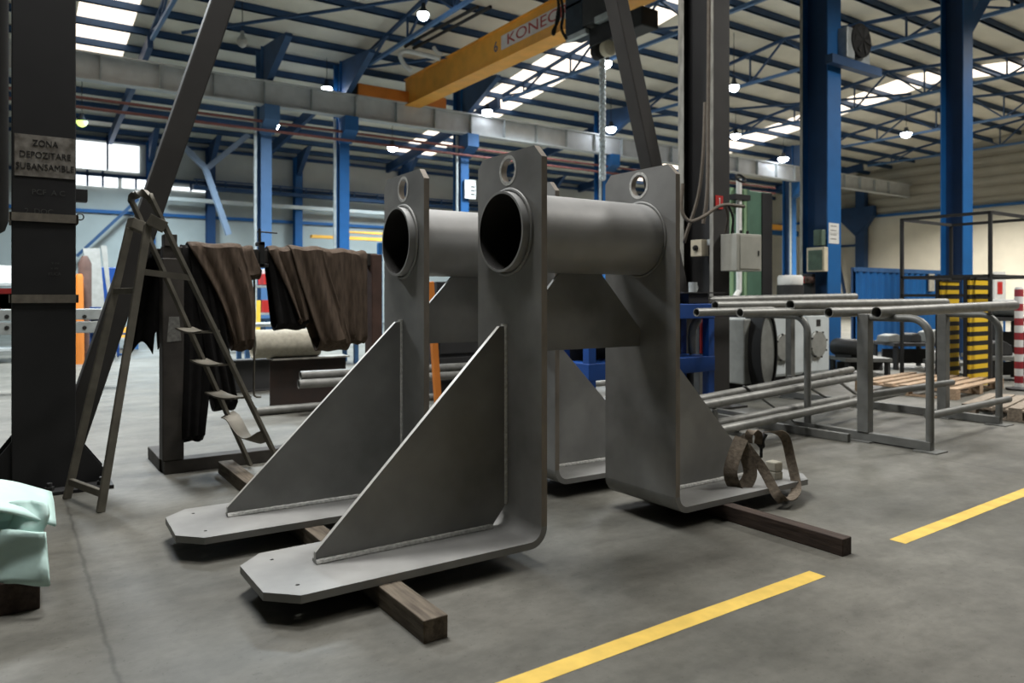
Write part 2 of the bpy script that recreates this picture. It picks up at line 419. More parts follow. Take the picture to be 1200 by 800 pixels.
ribbon(spline([S(866, 512, 4.80), S(878, 528, 4.77), S(893, 548, 4.74), S(903, 566, 4.70), S(911, 580, 4.66), S(920, 586.5, 4.66), S(930, 581, 4.74), S(933, 568, 4.85), S(927, 540, 4.95), S(921, 515, 4.98), S(913, 506.5, 4.95), S(898, 506, 4.92)]), (.55, -.6, .1), .062, .006).build('trailing_strap', 'webbing', sl, smooth=True)
ribbon(spline([S(877, 519, 4.86), S(878, 508, 4.86), S(884, 505, 4.88), S(889, 510, 4.9), S(888, 520, 4.9)]), (.6, -.5, 0), .05, .006).build('folded_eye', 'webbing', sl, smooth=True)
MB().tube(spline([S(887, 517, 4.92), S(893, 523, 4.92), S(893, 516, 4.92), S(897, 508, 4.92)]), .017, 10).tube([S(892, 518, 4.92), S(892, 536, 4.92)], .010, 8).build('end_fitting', 'rubber', sl, smooth=True)
q = atz(908, 561, zf)
sb = thing('spacer_block', 'small pale grey two-part block standing on the right foot plate behind the sling', 'block', q)
MB().box((q.x-.035, q.y-.03, zf), (q.x+.045, q.y+.05, zf+.05)).build('lower_half', 'concrete_block', sb, bevel=.006)
MB().box((q.x-.033, q.y-.03, zf+.052), (q.x+.043, q.y+.05, zf+.115)).build('upper_half', 'concrete_block', sb, bevel=.008)

# ------------------------------------------------------------------ floor, floor lines
f = MB().box((-22, -22, -.3), (43.5, 32.5, 0)).build('floor', 'concrete'); tag(f, 'grey worn concrete hall floor with saw-cut joints', 'floor', kind='structure')
def line(x0, x1, ya, yb, w, label):
    b = MB(); n = 30; k = []
    for i in range(n+1):
        x = x0+(x1-x0)*i/n; y = ya+(yb-ya)*i/n
        k += [(x, y-w/2+random.uniform(-.0015, .0015), .0012), (x, y+w/2+random.uniform(-.0015, .0015), .0012)]
    b.add(k, [(2*i, 2*i+2, 2*i+3, 2*i+1) for i in range(n)])
    tag(b.build('floor_marking', 'yellow_line', None), label, 'floor line', kind='structure')
line(-3.2, 1.03, -.885, -.835, .088, 'yellow painted floor line in the foreground, ending short of the dark timber')
line(1.81, 9.0, -.80, -.55, .088, 'yellow painted floor line starting beyond the dark timber end')

# ------------------------------------------------------------------ black gantry: box column, H column, braces
gc = thing('gantry_column', 'wide black box column with a stencilled placard at the left edge of the photo', 'column', (-1.975, 3.2, 0))
MB().box((-2.16, 3.0, .02), (-1.79, 3.4, 7.0)).build('shaft', 'black_paint', gc, bevel=.006)
MB().box((-2.42, 2.87, 0), (-1.57, 3.55, .025)).build('base_plate', 'black_paint', gc, bevel=.003)
for x0, x1 in ((-1.79, -1.60), (-2.16, -2.36)):
    for y in (3.05, 3.33):
        MB().prism([(x0, .025), (x1, .025), (x1, .09), (x0, .36)], lambda a, d, q: (a, q, d), y-.01, y+.01).build('stiffener', 'black_paint', gc)
for x, y in ((-1.64, 2.93), (-1.64, 3.45), (-1.95, 2.93), (-2.3, 2.93)):
    b = MB().lathe([(.018, .025), (.018, .075), (.012, .078)], (x, y, 0), 10); b.lathe([(.03, .025), (.03, .05)], (x, y, 0), 6)
    b.build('anchor_bolt', 'dark_steel', gc)
MB().box((-1.79, 3.05, 2.0), (-1.715, 3.15, 2.085)).build('bracket', 'black_paint', gc, bevel=.003)
pl = MB().box((-2.145, 2.994, 2.14), (-1.795, 2.999, 2.42)).build('placard', 'placard', gc)
for i, (w, z, sz) in enumerate((('ZONA', 2.365, .06), ('DEPOZITARE', 2.285, .06), ('SUBANSAMBLE', 2.205, .06))):
    text(w, sz, 'ink', pl, (-1.97, 2.993, z), R_FRONT, sx=.85)
for tx, u, v, sz in (('PCF  A C', 57, 226, .05), ('2  DOC.', 47, 248, .05), ('x co', 65, 308, .025), ('x xx', 64, 314, .025), ('KUCA', 64, 321, .028)):
    text(tx, sz, 'chalk_faint', gc, aty(u, v, 2.998), R_FRONT, name='chalk_mark', ext=.0006)
for v, lab in ((255, 'grey webbing band tied round the black box column, the upper of two'), (350, 'grey webbing band tied round the black box column, the lower of two')):
    z = aty(50, v, 2.99).z
    sp = thing('webbing_band', lab, 'strap', (-1.975, 3.2, z-.03))
    b = MB()
    for lo, hi in (((-2.17, 2.985, z-.028), (-1.78, 2.998, z+.028)), ((-2.17, 3.402, z-.028), (-1.78, 3.415, z+.028)), ((-1.788, 2.985, z-.028), (-1.775, 3.415, z+.028)), ((-2.175, 2.985, z-.028), (-2.162, 3.415, z+.028))):
        b.box(lo, hi)
    b.build('band', 'strap_grey', sp)
    if v == 255: MB().tube(arc((-1.765, 3.0, z+.02), .022, 0, 2*PI, 12, (1, 0, 0), (0, 0, 1)), .005, 6).build('ring', 'dark_steel', sp)
def brace(p, q, w, lab):
    b = MB().bar(p, q, w, w, (0, 1, 0)); tag(b.build('diagonal_brace', 'brace_paint', None, bevel=.012), lab, 'brace')
brace((-1.93+.05, 3.2, .06), (.0, 3.2, 6.2), .165, 'dark square steel brace rising from the black box column behind the stepladder')
brace((4.66, 3.22, .5), (2.94, 3.22, 6.2), .185, 'dark square steel brace slanting down behind the nearer frame to the right black column')

hc = thing('gantry_column', 'dark H-section column with worn pale flange edges and hanging cables, right of the frames', 'column', (4.9, 3.27, 0))
MB().box((4.76, 3.0, .02), (5.05, 3.022, 7)).build('flange', 'brace_paint', hc)
MB().box((4.76, 3.53, .02), (5.05, 3.552, 7)).build('flange', 'brace_paint', hc)
MB().box((4.9, 3.022, .02), (4.915, 3.53, 7)).build('web', 'black_paint', hc)
MB().box((4.752, 2.998, .02), (4.7595, 3.05, 7)).build('worn_edge', 'worn_edge', hc)
MB().box((4.752, 3.46, .02), (4.7595, 3.553, 7)).build('worn_edge', 'worn_edge', hc)
MB().box((4.6, 2.85, 0), (5.2, 3.7, .022)).build('base_plate', 'brace_paint', hc)
ec = thing('electrical_cabinet', 'pale grey electrical cabinet fixed to the dark H-section column', 'cabinet', (5.08, 2.86, 1.63))
MB().box((4.88, 2.75, 1.635), (5.33, 2.995, 2.075)).build('body', 'cabinet_grey', ec, bevel=.008)
dr = MB().box((4.93, 2.742, 1.66), (5.3, 2.749, 2.05)).build('door', 'cabinet_grey', ec, bevel=.003)
MB().box((5.25, 2.735, 1.82), (5.27, 2.742, 1.88)).build('latch', 'rubber', dr)
for x in (4.95, 5.1, 5.22): MB().lathe([(.018, 0), (.018, .05), (.012, .05)], (x, 2.87, 2.075), 10).build('cable_gland', 'rubber', ec)
js = aty(808, 290, 3.2)
jb = thing('junction_box', 'small yellowed junction box with a rotary switch hanging in the dark H-section column', 'switch box', (js.x, 3.2, js.z-.1))
MB().box((4.70, 3.13, js.z-.1), (4.83, 3.3, js.z+.1)).build('body', 'cream', jb, bevel=.006)
MB().lathe([(.035, 0), (.035, -.02), (.018, -.02), (.018, -.045)], (4.70, 3.215, js.z), 12, 'X').build('rotary_knob', 'ink', jb)
MB().box((4.765, 3.02, js.z+.03), (4.80, 3.10, js.z+.1)).build('cable_clip', 'galv', jb)
rl = aty(843, 237, 2.995)
rp = thing('warning_plate', 'small red warning plate with a white figure 1 on the dark H-section column', 'sign', (rl.x, 2.995, rl.z-.08))
MB().box((rl.x-.065, 2.99, rl.z-.08), (rl.x+.06, 2.998, rl.z+.08)).build('plate', 'red', rp)
text('1', .12, 'white', rp, (rl.x, 2.989, rl.z+.01), R_FRONT)
def cable(pts, r, lab, m='cable', name='power_cable'):
    tag(MB().tube(spline(pts, 8), r, 8).build(name, m, None, smooth=True), lab, 'cable')
Yc = 2.93
cable([P(826, 120, 8.3), P(824, 180, 8.3), P(818, 230, 8.35), P(804, 275, 8.4), P(802, 284, 8.45)], .018, 'grey cable running down to the yellowed junction box')
cable([P(831, -40, 8.5), P(830, 120, 8.5), P(829, 220, 8.5), P(824, 262, 8.5)], .022, 'thicker straight grey cable down the recess of the dark H-section column')
cable([P(800, 215, 8.2), P(799, 246, 8.2), P(808, 259, 8.2), P(824, 254, 8.2), P(840, 243, 8.25), P(852, 240, 8.3), P(872, 242, 8.4)], .02, 'grey cable sagging in a loop past the red warning plate')
cable([P(850, 242, 8.3), P(853, 255, 8.35), P(850, 272, 8.5)], .013, 'short grey cable bending into the top of the pale electrical cabinet, left one')
cable([P(854, 241, 8.3), P(859, 256, 8.35), P(857.5, 273, 8.55)], .013, 'short dark cable bending into the top of the pale electrical cabinet, right one', 'rubber')

# ------------------------------------------------------------------ stepladder
ld = thing('stepladder', 'grey tubular steel A-frame stepladder with bent treads by the black box column', 'ladder', (-1.2, 2.6, 0))
FR, FL = Vector((-.49, 2.53, .02)), Vector((-.62, 2.97, .02))
TR, TL = Vector((-1.37, 2.4, 1.90)), Vector((-1.44, 2.78, 1.92))
BR, BL = Vector((-1.71, 2.26, .0)), Vector((-1.86, 2.74, .0))
HR, HL = Vector((-1.42, 2.42, 1.80)), Vector((-1.49, 2.74, 1.80))
wd = (FR-FL).normalized()
top = TL+(TR-TL)*.5+Vector((-.05, 0, .115))
hp = spline([FR, TR.lerp(FR, .06), TR+Vector((-.035, .02, .07)), top+Vector((.01, -.06, 0)), top+Vector((0, .06, 0)), TL+Vector((-.035, -.02, .07)), TL.lerp(FL, .06), FL], 10)
ribbon(hp, [wd]*len(hp), .05, .022).build('step_stile', 'ladder', ld, smooth=True, bevel=.004)
for b0, h0 in ((BR, HR), (BL, HL)):
    MB().bar(b0, h0, .05, .026, wd).build('rear_leg', 'ladder', ld, bevel=.005)
MB().bar(BR.lerp(BL, .02)+Vector((.02, 0, .11)), BL.lerp(BR, .02)+Vector((.02, 0, .11)), .03, .045).build('rear_rail', 'ladder', ld, bevel=.004)
k = .83
MB().bar(BR.lerp(HR, k-.07), BL.lerp(HL, k-.07), .03, .04).build('rear_rail', 'ladder', ld, bevel=.004)
MB().bar(TR.lerp(FR, .235)+Vector((0, -.02, 0)), HR.lerp(BR, .17), .012, .04).build('spreader_bar', 'ladder', ld)
for nm, (a, b_) in enumerate(((TR.lerp(FR, .06), HR), (TL.lerp(FL, .06), HL))):
    MB().bar(a, b_+Vector((0, 0, .04)), .07, .075, (0, 0, 1)).build('hinge_plate', 'ladder', ld, bevel=.004)
for i, s_ in enumerate((.43, .555, .685)):
    a, c_ = TR.lerp(FR, s_), TL.lerp(FL, s_)
    sag = .02
    path = [a.lerp(c_, t)+Vector((-.03, 0, -sag*math.sin(PI*t))) for t in [j/10 for j in range(11)]]
    ribbon(path, (1, .15, 0), .13, .012).build('tread', 'ladder', ld, smooth=True)
a, c_ = TR.lerp(FR, .84), TL.lerp(FL, .78)
path = [a.lerp(c_, t)+Vector((.0, 0, -.10*math.sin(PI*min(1, t*1.15))**1.3)) for t in [j/14 for j in range(15)]]
tw = [Vector((1, .2*math.sin(t*3), -.9+1.2*t)) for t in [j/14 for j in range(15)]]
ribbon(path, tw, .11, .007).build('buckled_tread', 'ladder', ld, smooth=True)

# ------------------------------------------------------------------ sling trestle with hanging slings
YT = 3.16
tr = thing('sling_trestle', 'rusty brown steel trestle carrying the hanging slings behind the stepladder', 'trestle', (-.4, YT, 0))
xa, xb = aty(201, 500, YT).x, aty(438, 400, YT).x
MB().box((xa-.075, YT-.075, .1), (xa+.075, YT+.075, 1.62)).build('post', 'trestle', tr, bevel=.008)
MB().box((xb-.05, YT-.08, .1), (xb+.045, YT+.08, 1.70)).build('post', 'rust_plate', tr, bevel=.006)
MB().box((xa-.06, YT-.07, 0), (xb+.06, YT+.07, .10)).build('base_beam', 'trestle', tr, bevel=.006)
for x, m_ in ((xa, 'trestle'), (xb, 'rust_plate')):
    b = MB()
    b.box((x-.075, YT+.07, 0), (x+.075, YT+.62, .10)).build('foot_beam', m_, tr, bevel=.006)
zr = 1.71
MB().box((xa-.07, YT-.045, zr-.11), (xb+.02, YT+.045, zr)).build('rail', 'trestle', tr, bevel=.006)
MB().box((xa-.06, YT-.06, zr), (xa+.03, YT+.06, zr+.09)).build('end_stop', 'trestle', tr, bevel=.004)
MB().add(*(lambda p: ([p+Vector((x, 0, z)) for x, z in ((0, 0), (.1, .01), (.085, .19), (.015, .19))]+[p+Vector((x, .0015, z)) for x, z in ((0, 0), (.1, .01), (.085, .19), (.015, .19))], [(0, 1, 2, 3), (7, 6, 5, 4), (0, 4, 5, 1), (1, 5, 6, 2), (2, 6, 7, 3), (3, 7, 4, 0)]))(Vector((xa-.045, YT-.0775, .99)))).build('paint_patch', 'chalk', tr)
def sling(pts_top, pts_bot, zb, lab, m, yo=.0, back=.6, fold=.012, nf=3, lean=0, thick=.010, lx=0):
    """closed textile sling hung over the rail: front strand, round bottom, rear strand"""
    x0, x1 = pts_top; b0, b1 = pts_bot
    ztop = zr+.012+yo*.5; hd = .055+yo
    prof = []
    n = 16
    for i in range(n+1): prof.append(('f', i/n))
    for i in range(1, 9): prof.append(('b', i/8))
    for i in range(1, n+1): prof.append(('r', i/n))
    for i in range(1, 7): prof.append(('t', i/6))
    ph = random.uniform(0, 6)
    def pt(k, a):
        w, s = prof[k]
        if w == 'f': z = ztop-.03-(ztop-.03-zb-hd)*s; y = -hd-.03*s; d = s
        elif w == 'b': z = zb+hd-math.sin(PI*s)*hd; y = -(hd+.03)+2*(hd+.03)*s*1.0; d = 1
        elif w == 'r': z = zb+hd+(ztop-.03-zb-hd)*s; y = (hd+.03)-.03*s; d = 1-s
        else: z = ztop-.03+math.sin(PI*s)*.03*1.2; y = hd-2*hd*s; d = 0
        xt = x0+(x1-x0)*a; xbm = b0+(b1-b0)*a
        e = d**1.15
        x = xt+(xbm-xt)*e+lx*math.sin(PI*d)
        fo = fold*(.5+d*.9)*math.sin(ph+a*nf*2*PI*(1-.25*d)+d*2.2+.6*math.sin(5*a+ph))+.16*fold*math.sin(2.3*ph+a*nf*4.7*PI+d*3)
        return Vector((x, YT+y+fo*(-1 if w in 'f' else 1)+lean*d, z+.006*math.sin(9*a+ph)))
    b = MB(); nv = 18; N = len(prof)
    k0 = 0
    for k in range(N-1):
        for j in range(nv+1): b.v.append(pt(k, j/nv))
    for k in range(N-1):
        for j in range(nv):
            k2 = (k+1) % (N-1)
            b.f.append((k*(nv+1)+j, k*(nv+1)+j+1, k2*(nv+1)+j+1, k2*(nv+1)+j))
    o = b.build('textile_sling', m, None, smooth=True, solid=thick)
    return tag(o, lab, 'sling')
def xr(u, v=300, Y=YT-.09): return aty(u, v, Y).x
def zr_(u, v, Y=YT-.1): return aty(u, v, Y).z
sling((xr(214), xr(262)), (xr(214, 500), xr(240, 500)), zr_(226, 519), 'long black sling reaching lowest beside the trestle post', 'sling_black', 0, fold=.01)
sling((xr(222), xr(252)), (xr(252), xr(278)), zr_(262, 482), 'black sling hanging behind the ladder treads with a frayed square end', 'sling_black', .02, fold=.01)
sling((xr(222), xr(284)), (xr(274, 400), xr(297, 400)), zr_(290, 411), 'pleated brown sling slanting down to the right of the stepladder', 'sling_brown', .035, fold=.013, nf=3, lx=.05)
sling((xr(272), xr(298)), (xr(280), xr(307)), zr_(296, 327), 'short brown sling flap left of the screw clamp', 'sling_brown', .01, fold=.012, nf=1)
sling((xr(315), xr(338)), (xr(325), xr(362)), zr_(343, 386), 'black sling just right of the screw clamp', 'sling_black', 0, fold=.01)
sling((xr(316), xr(346)), (xr(350), xr(362)), zr_(356, 384), 'narrow brown sling crossing over the black one right of the clamp', 'sling_brown', .02, fold=.014, nf=2, lx=.02)
sling((xr(341), xr(379)), (xr(374, 400), xr(410, 400)), zr_(395, 411), 'broad brown sling with a rounded bottom loop above the I-beam', 'sling_brown', .04, fold=.013, nf=2, lx=.0)
sling((xr(378), xr(414)), (xr(383), xr(416)), zr_(400, 402), 'wide flat brown sling between the rounded loop and the rusty post', 'sling_brown', .02, fold=.011, nf=2)
sling((xr(413), xr(432)), (xr(415), xr(431)), zr_(422, 403), 'narrow brown sling hanging straight down against the rusty post', 'sling_brown', .0, fold=.008, nf=1)
# black cloth hanging left of the post
ck = MB(); Yk = YT+.12
def clothpt(a, s):
    u = 152+(197-152)*a; vb = 418-18*abs(math.sin(a*5))-(26 if .62 < a < .72 else 0); v = 296+(vb-296)*s
    p = aty(u, v, Yk); p.y += .025*math.sin(a*14+s*2); return p
ck.grid(clothpt, 22, 14)
tag(ck.build('black_tarpaulin', 'sling_black', None, smooth=True, solid=.006), 'ragged black tarpaulin hanging behind the rear legs of the stepladder', 'tarpaulin')
MB_ = MB().bar(aty(150, 296, Yk), aty(200, 293, Yk)+Vector((.05, 0, 0)), .03, .04)
MB_.build('side_arm', 'trestle', tr)
# screw clamp
xcl = aty(304, 300, YT).x
cl = thing('screw_clamp', 'black screw clamp gripping the trestle rail between the two bunches of slings', 'clamp', (xcl, YT-.05, zr-.15))
MB().box((xcl-.02, YT-.085, zr-.14), (xcl+.02, YT-.05, zr+.06)).box((xcl-.02, YT-.085, zr+.03), (xcl+.02, YT+.05, zr+.06)).box((xcl-.02, YT-.085, zr-.145), (xcl+.05, YT+.05, zr-.115)).build('frame', 'rubber', cl, bevel=.004)
MB().tube([(xcl, YT-.01, zr), (xcl, YT-.01, zr+.17)], .011, 10).build('screw', 'dark_steel', cl)
MB().tube([(xcl-.02, YT-.01, zr+.145), (xcl+.14, YT-.01, zr+.14)], .006, 8).build('handle', 'dark_steel', cl)
hk = thing('hanging_hook', 'thin steel rod with a hooked lower end hanging from the trestle rail', 'hook', (xcl, YT+.02, .45))
MB().tube(spline([aty(298, 300, YT+.02), aty(298, 400, YT+.02), aty(297.5, 455, YT+.02), aty(299, 464, YT+.02), aty(306, 465, YT+.02)], 6), .008, 8).build('rod', 'ladder', hk, smooth=True)

# ------------------------------------------------------------------ I-beams, big pipe and rods behind the trestle
def ibeam(x0, x1, y, z0, h, bw, lab, m='beam_rust', tw=.012, tf=.018):
    t = thing('steel_beam', lab, 'steel beam', ((x0+x1)/2, y, z0))
    MB().box((x0, y-bw/2, z0), (x1, y+bw/2, z0+tf)).build('bottom_flange', m, t)
    MB().box((x0, y-bw/2, z0+h-tf), (x1, y+bw/2, z0+h)).build('top_flange', 'worn_edge' if m == 'beam_rust' else m, t)
    MB().box((x0, y-tw/2, z0+tf), (x1, y+tw/2, z0+h-tf)).build('web', m, t)
p0 = atz(316, 479); p1 = aty(405, 470, p0.y)
ibeam(p0.x, p1.x, p0.y, 0, .60, .26, 'short dark I-beam standing upright under the pale pipe, right of the ladder')
p2 = atz(262, 460); p3 = aty(320, 450, p2.y)
ibeam(p2.x, p3.x+.4, p2.y, 0, .45, .25, 'dark I-beam lying on the floor behind the hooked rod', 'dark_steel')
a0 = aty(296, 397, p0.y); a1 = aty(372, 399, p0.y); a0.z = a1.z = .772
bp = MB().tube([a0, a0.lerp(a1, .5), Vector((a1.x, a1.y, a1.z))], .17, 28, wall=.012)
tag(bp.build('large_pipe', 'concrete_block', None, smooth=True), 'large pale grey pipe lying on top of the short dark I-beam', 'pipe')

# ------------------------------------------------------------------ pipe rack on the right
RX0, RX1 = 4.35, 6.2
def rack_frame(X, lab, zc, hoops, y1):
    y0 = hoops[0][0]
    t = thing('pipe_rack', lab, 'rack', (X, y0, 0))
    MB().box((X-.035, y0-.02, .01), (X+.035, y1, .085)).build('base_channel', 'rack_grey', t, bevel=.003)
    for y, ye, pw in hoops:
        r = .17
        pts = [Vector((X, y, .08)), Vector((X, y, zc-r))] + arc((X, y+r, zc-r), r, PI, PI/2, 8, (0, 1, 0), (0, 0, 1)) + [Vector((X, ye, zc))]
        MB().tube(pts, .033, 12).build('bent_tube', 'rack_grey', t, smooth=True)
        MB().box((X-.045, ye-pw, .085), (X+.045, ye+pw*.2, zc+.03)).build('post', 'rack_grey', t, bevel=.004)
        for yy in (y, ye-.03): MB().box((X-.1, yy-.1, 0), (X+.1, yy+.1, .01)).build('foot_plate', 'rack_grey', t)
    return t
nA, nB = atz(1103, 526), atz(1000, 519)
nC, nD = atz(1167, 497), atz(1083, 491)
X1 = (nA.x+nB.x)/2; X2 = nC.x
r1 = rack_frame(X1, 'nearest grey bent-tube rack frame holding the long pipes, on the floor by the pallets', 1.14, [(nA.y, .92, .09), (1.48, 2.9, .07)], 3.0)
r2 = rack_frame(X2, 'farther grey bent-tube rack frame beside the lower pallet', 1.14, [(nC.y-.03, 1.17, .08), (2.0, 3.1, .07)], 3.2)
for y, z, rt, nm in ((nB.y, .42, r1, 0), (nA.y+.03, .30, r1, 0)):
    MB().tube([(X1+.03, y, z), (X2-.03, y+.15, z-.02)], .034, 12).build('tie_tube', 'rack_grey', rt, smooth=True)
def pipe(a, b, r, lab, m='pipe_grey', bend=0):
    mid = a.lerp(b, .5)+Vector((0, 0, bend))
    tag(MB().tube(spline([a, mid, b], 8), r, 16, wall=.006).build('steel_pipe', m, None, smooth=True), lab, 'pipe')
zt_ = 1.14+.033
def pz(u, v, z, far=None):
    d = F*(CAM.z-z)/(v-HY); return P(u, v, d)
def along(u0, v0, d0, u1, v1):               # pipe running along X from an end seen at (u0,v0), depth d0
    a = P(u0, v0, d0); b = aty(u1, v1, a.y+.02); return a, b
r_ = .047
pipe(*along(790, 353, 8.1, 1002, 347.5), r_, 'uppermost long grey pipe on the rack, starting behind the right upright')
pipe(*along(838, 358, 7.6, 985, 356.0), r_, 'grey rack pipe whose open left end sits just above the leftmost pipe')
pipe(*along(926, 357.5, 7.35, 1108, 354.5), .052, 'thick grey rack pipe of the upper layer, reaching to the left striped guard')
pipe(*along(816, 366, 7.2, 905, 363.5), .04, 'grey pipe whose left end sticks out furthest over the blue machine')
pipe(*along(867, 366.5, 6.9, 1000, 364), .042, 'grey rack pipe in the lower layer, open end second from the left')
pipe(*along(971, 366, 6.7, 1070, 364), .045, 'grey rack pipe in the lower layer, open end third from the left')
pipe(*along(1027, 366, 6.55, 1189, 357.5), .05, 'frontmost grey pipe on the rack reaching to the red and white pole')
for u_, lb in ((470, 'dark sawhorse carrying the long pipes behind the farther frame'), (585, 'dark sawhorse carrying the long pipes behind the nearer frame')):
    c_ = aty(u_, 440, 5.0); c_.z = 0
    yv = P(352, 441, 8.3).y
    st = thing('sawhorse', lb, 'sawhorse', (c_.x, yv, 0), group='sawhorses behind the frames')
    hh = .40
    MB().box((c_.x-.05, yv-.35, hh-.07), (c_.x+.05, yv+.3, hh)).build('top_beam', 'dark_steel', st)
    for y_ in (yv-.3, yv+.25):
        for dx_ in (-.2, .2): MB().bar((c_.x+dx_, y_, 0), (c_.x, y_, hh-.05), .05, .05).build('leg', 'dark_steel', st)
# long pipes lying lower, crossing behind the frames
yl = P(352, 441, 8.3).y
pipe(P(352, 440, 8.3), aty(860, 412, yl), .05, 'long grey pipe passing behind the frames at beam height, the upper of the pair')
pipe(P(350, 450, 8.2), aty(862, 421, yl-.1), .05, 'long grey pipe passing behind the frames at beam height, the lower of the pair')
a_ = atz(300, 482, .05); pipe(a_, aty(860, 437, a_.y), .05, 'long grey pipe on the floor in front of the short dark I-beam', 'pipe_grey')
LOWP = []
def lowpipe(u0, v0, u1, v1, z, lab, r=.040):
    a = atz(u0, v0, z); b = atz(u1, v1, z); pipe(a, b, r, lab); LOWP.append(a.lerp(b, .13))
lowpipe(796, 472.5, 998, 433, .42, 'low grey pipe furthest back on the lower rack level')
lowpipe(796, 480, 1023, 438, .42, 'low grey pipe on the lower rack level, second from the back')
lowpipe(815, 501, 992, 466, .22, 'low grey pipe on the lower rack level, third from the back')
lowpipe(822, 508.5, 1058, 459, .22, 'low grey pipe on the lower rack level, the front one')
ps_ = thing('pipe_support', 'low dark trestle carrying the left ends of the low pipes behind the right foot', 'support', (LOWP[0].x, LOWP[0].y, 0))
for p, q in ((LOWP[0], LOWP[1]), (LOWP[2], LOWP[3])):
    e_ = (q-p).normalized()*.08; dn = Vector((0, 0, -.062))
    MB().bar(p-e_+dn, q+e_+dn, .04, .04).build('cross_bar', 'rack_grey', ps_)
    for c_ in (p-e_*.8, q+e_*.8): MB().bar(Vector((c_.x, c_.y, 0)), c_+dn, .04, .04).build('leg', 'rack_grey', ps_)
for (u0, v0, u1, v1, lab) in ((872, 452, 945, 505, 'rusty flat bar slanting between the low pipes, the left one'), (925, 440, 975, 470, 'thin flat bar slanting between the low pipes, behind the posts'), (974, 440, 1003, 462, 'rusty thin flat bar at the right ends of the low pipes')):
    a = atz(u0, v0, .47 if u0 < 900 else .4); b = atz(u1, v1, .015)
    tag(MB().bar(a, b, .045, .012).build('flat_bar', 'rack_grey', None), lab, 'flat bar')
a = atz(905, 506, .05); b = atz(1000, 519, .05)
for (u0, v0, u1, v1, lab) in ((830, 487, 995, 513, 'perforated grey channel on the floor running to the nearest rack frame'), (905, 494, 990, 506, 'thin grey angle bar on the floor behind the perforated channel')):
    a, b = atz(u0, v0, .04), atz(u1, v1, .04)
    tag(MB().bar(a, b, .05, .075).build('steel_channel', 'rack_grey', None, bevel=.004), lab, 'channel')

# ------------------------------------------------------------------ blue machine frame and white machine
Yb = 2.5
xm0, xm1 = aty(690, 360, Yb).x, aty(838, 360, Yb).x
bm_ = thing('blue_machine_frame', 'blue steel machine frame right behind the frames, a red extinguisher inside it', 'machine', ((xm0+xm1)/2, Yb, 0))
zt1, zt0 = aty(820, 356, Yb).z, aty(820, 373, Yb).z
MB().box((xm0, Yb, zt0), (xm1, Yb+.5, zt1)).build('top_beam', 'machine_blue', bm_, bevel=.006)
zl1, zl0 = aty(820, 418, Yb).z, aty(820, 436, Yb).z
MB().box((xm0, Yb, zl0), (xm1, Yb+.5, zl1)).build('lower_beam', 'machine_blue', bm_, bevel=.006)
for x in (xm0+.05, xm1-.05):
    for y in (Yb+.05, Yb+.45):
        MB().box((x-.045, y-.045, 0), (x+.045, y+.045, zt0)).build('leg', 'machine_blue', bm_, bevel=.004)
MB().box((xm0+.1, Yb+.40, zl1), (xm1-.1, Yb+.42, zt0)).build('back_panel', 'black_paint', bm_)
MB().tube(spline([aty(818, 374, Yb+.2), aty(812, 385, Yb+.2), aty(811, 405, Yb+.2), aty(812, 414, Yb+.2)]), .045, 12).build('hose', 'cover_grey', bm_, smooth=True)
pe = aty(826, 386, Yb+.3)
fe = thing('fire_extinguisher', 'dark red fire extinguisher inside the blue machine frame', 'extinguisher', (pe.x, pe.y, zl1))
MB().lathe([(.06, zl1), (.062, pe.z-.02), (.06, pe.z+.08), (.03, pe.z+.13), (.02, pe.z+.14)], (pe.x, pe.y, 0), 16).build('cylinder', 'red', fe, smooth=True)
MB().box((pe.x-.02, pe.y-.02, pe.z+.14), (pe.x+.07, pe.y+.02, pe.z+.17)).build('valve', 'rubber', fe)
ps = aty(812, 337, Yb+.2)
bt = thing('steel_mug', 'small grey steel mug on the dark ledge over the blue machine frame', 'mug', ps)
MB().lathe([(.045, 0), (.048, .11), (.044, .11), (.04, .01)], ps-Vector((0, 0, .05)), 14).build('cup', 'galv', bt, smooth=True)
MB().tube(arc(ps+Vector((.05, 0, 0)), .03, -PI/2, PI/2, 8, (1, 0, 0), (0, 0, 1)), .006, 6).build('handle', 'galv', bt)
lz = ps.z-.05
lt = thing('machine_vice', 'dark machine vice block on the blue machine frame left of the dark column', 'vice', (ps.x, Yb+.2, zt1))
MB().box((ps.x-.3, Yb+.05, lz-.012), (ps.x+.35, Yb+.4, lz)).build('ledge', 'dark_steel', lt)
MB().box((ps.x-.2, Yb+.08, zt1), (ps.x+.12, Yb+.36, lz-.012)).build('block', 'black_paint', lt, bevel=.01)
# orange slanted post and its chequered strip seen between the uprights
for (u0, v0, u1, v1, Y, m_, lab) in ((504, 330, 514, 470, 4.6, 'orange_dark', 'orange slanting post seen between the two uprights on the left'), (680, 380, 690, 440, 5.0, 'orange_dark', 'orange slanting post seen under the web plate on the right')):
    tag(MB().bar(aty(u0, v0, Y), Vector((aty(u1, v1, Y).x, Y, 0)), .07, .07).build('orange_post', m_, None, bevel=.005), lab, 'post')
bb = thing('dark_tool_cabinet', 'dark cabinet seen in the gaps behind the frames', 'cabinet', (1.6, 5.6, 0))
xq0, xq1 = aty(512, 400, 5.4).x, aty(690, 400, 5.4).x
MB().box((xq0, 5.4, 0), (xq1, 6.0, aty(530, 330, 5.4).z)).build('body', 'black_paint', bb, bevel=.01)
for i in range(3):
    z = .25+i*.35
    d_ = MB().box((xq0+.04, 5.38, z), (xq1-.04, 5.40, z+.3)).build('drawer', 'dark_steel', bb, bevel=.004)
    MB().box((xq0+.6, 5.36, z+.2), (xq1-.6, 5.38, z+.225)).build('handle', 'galv', d_)

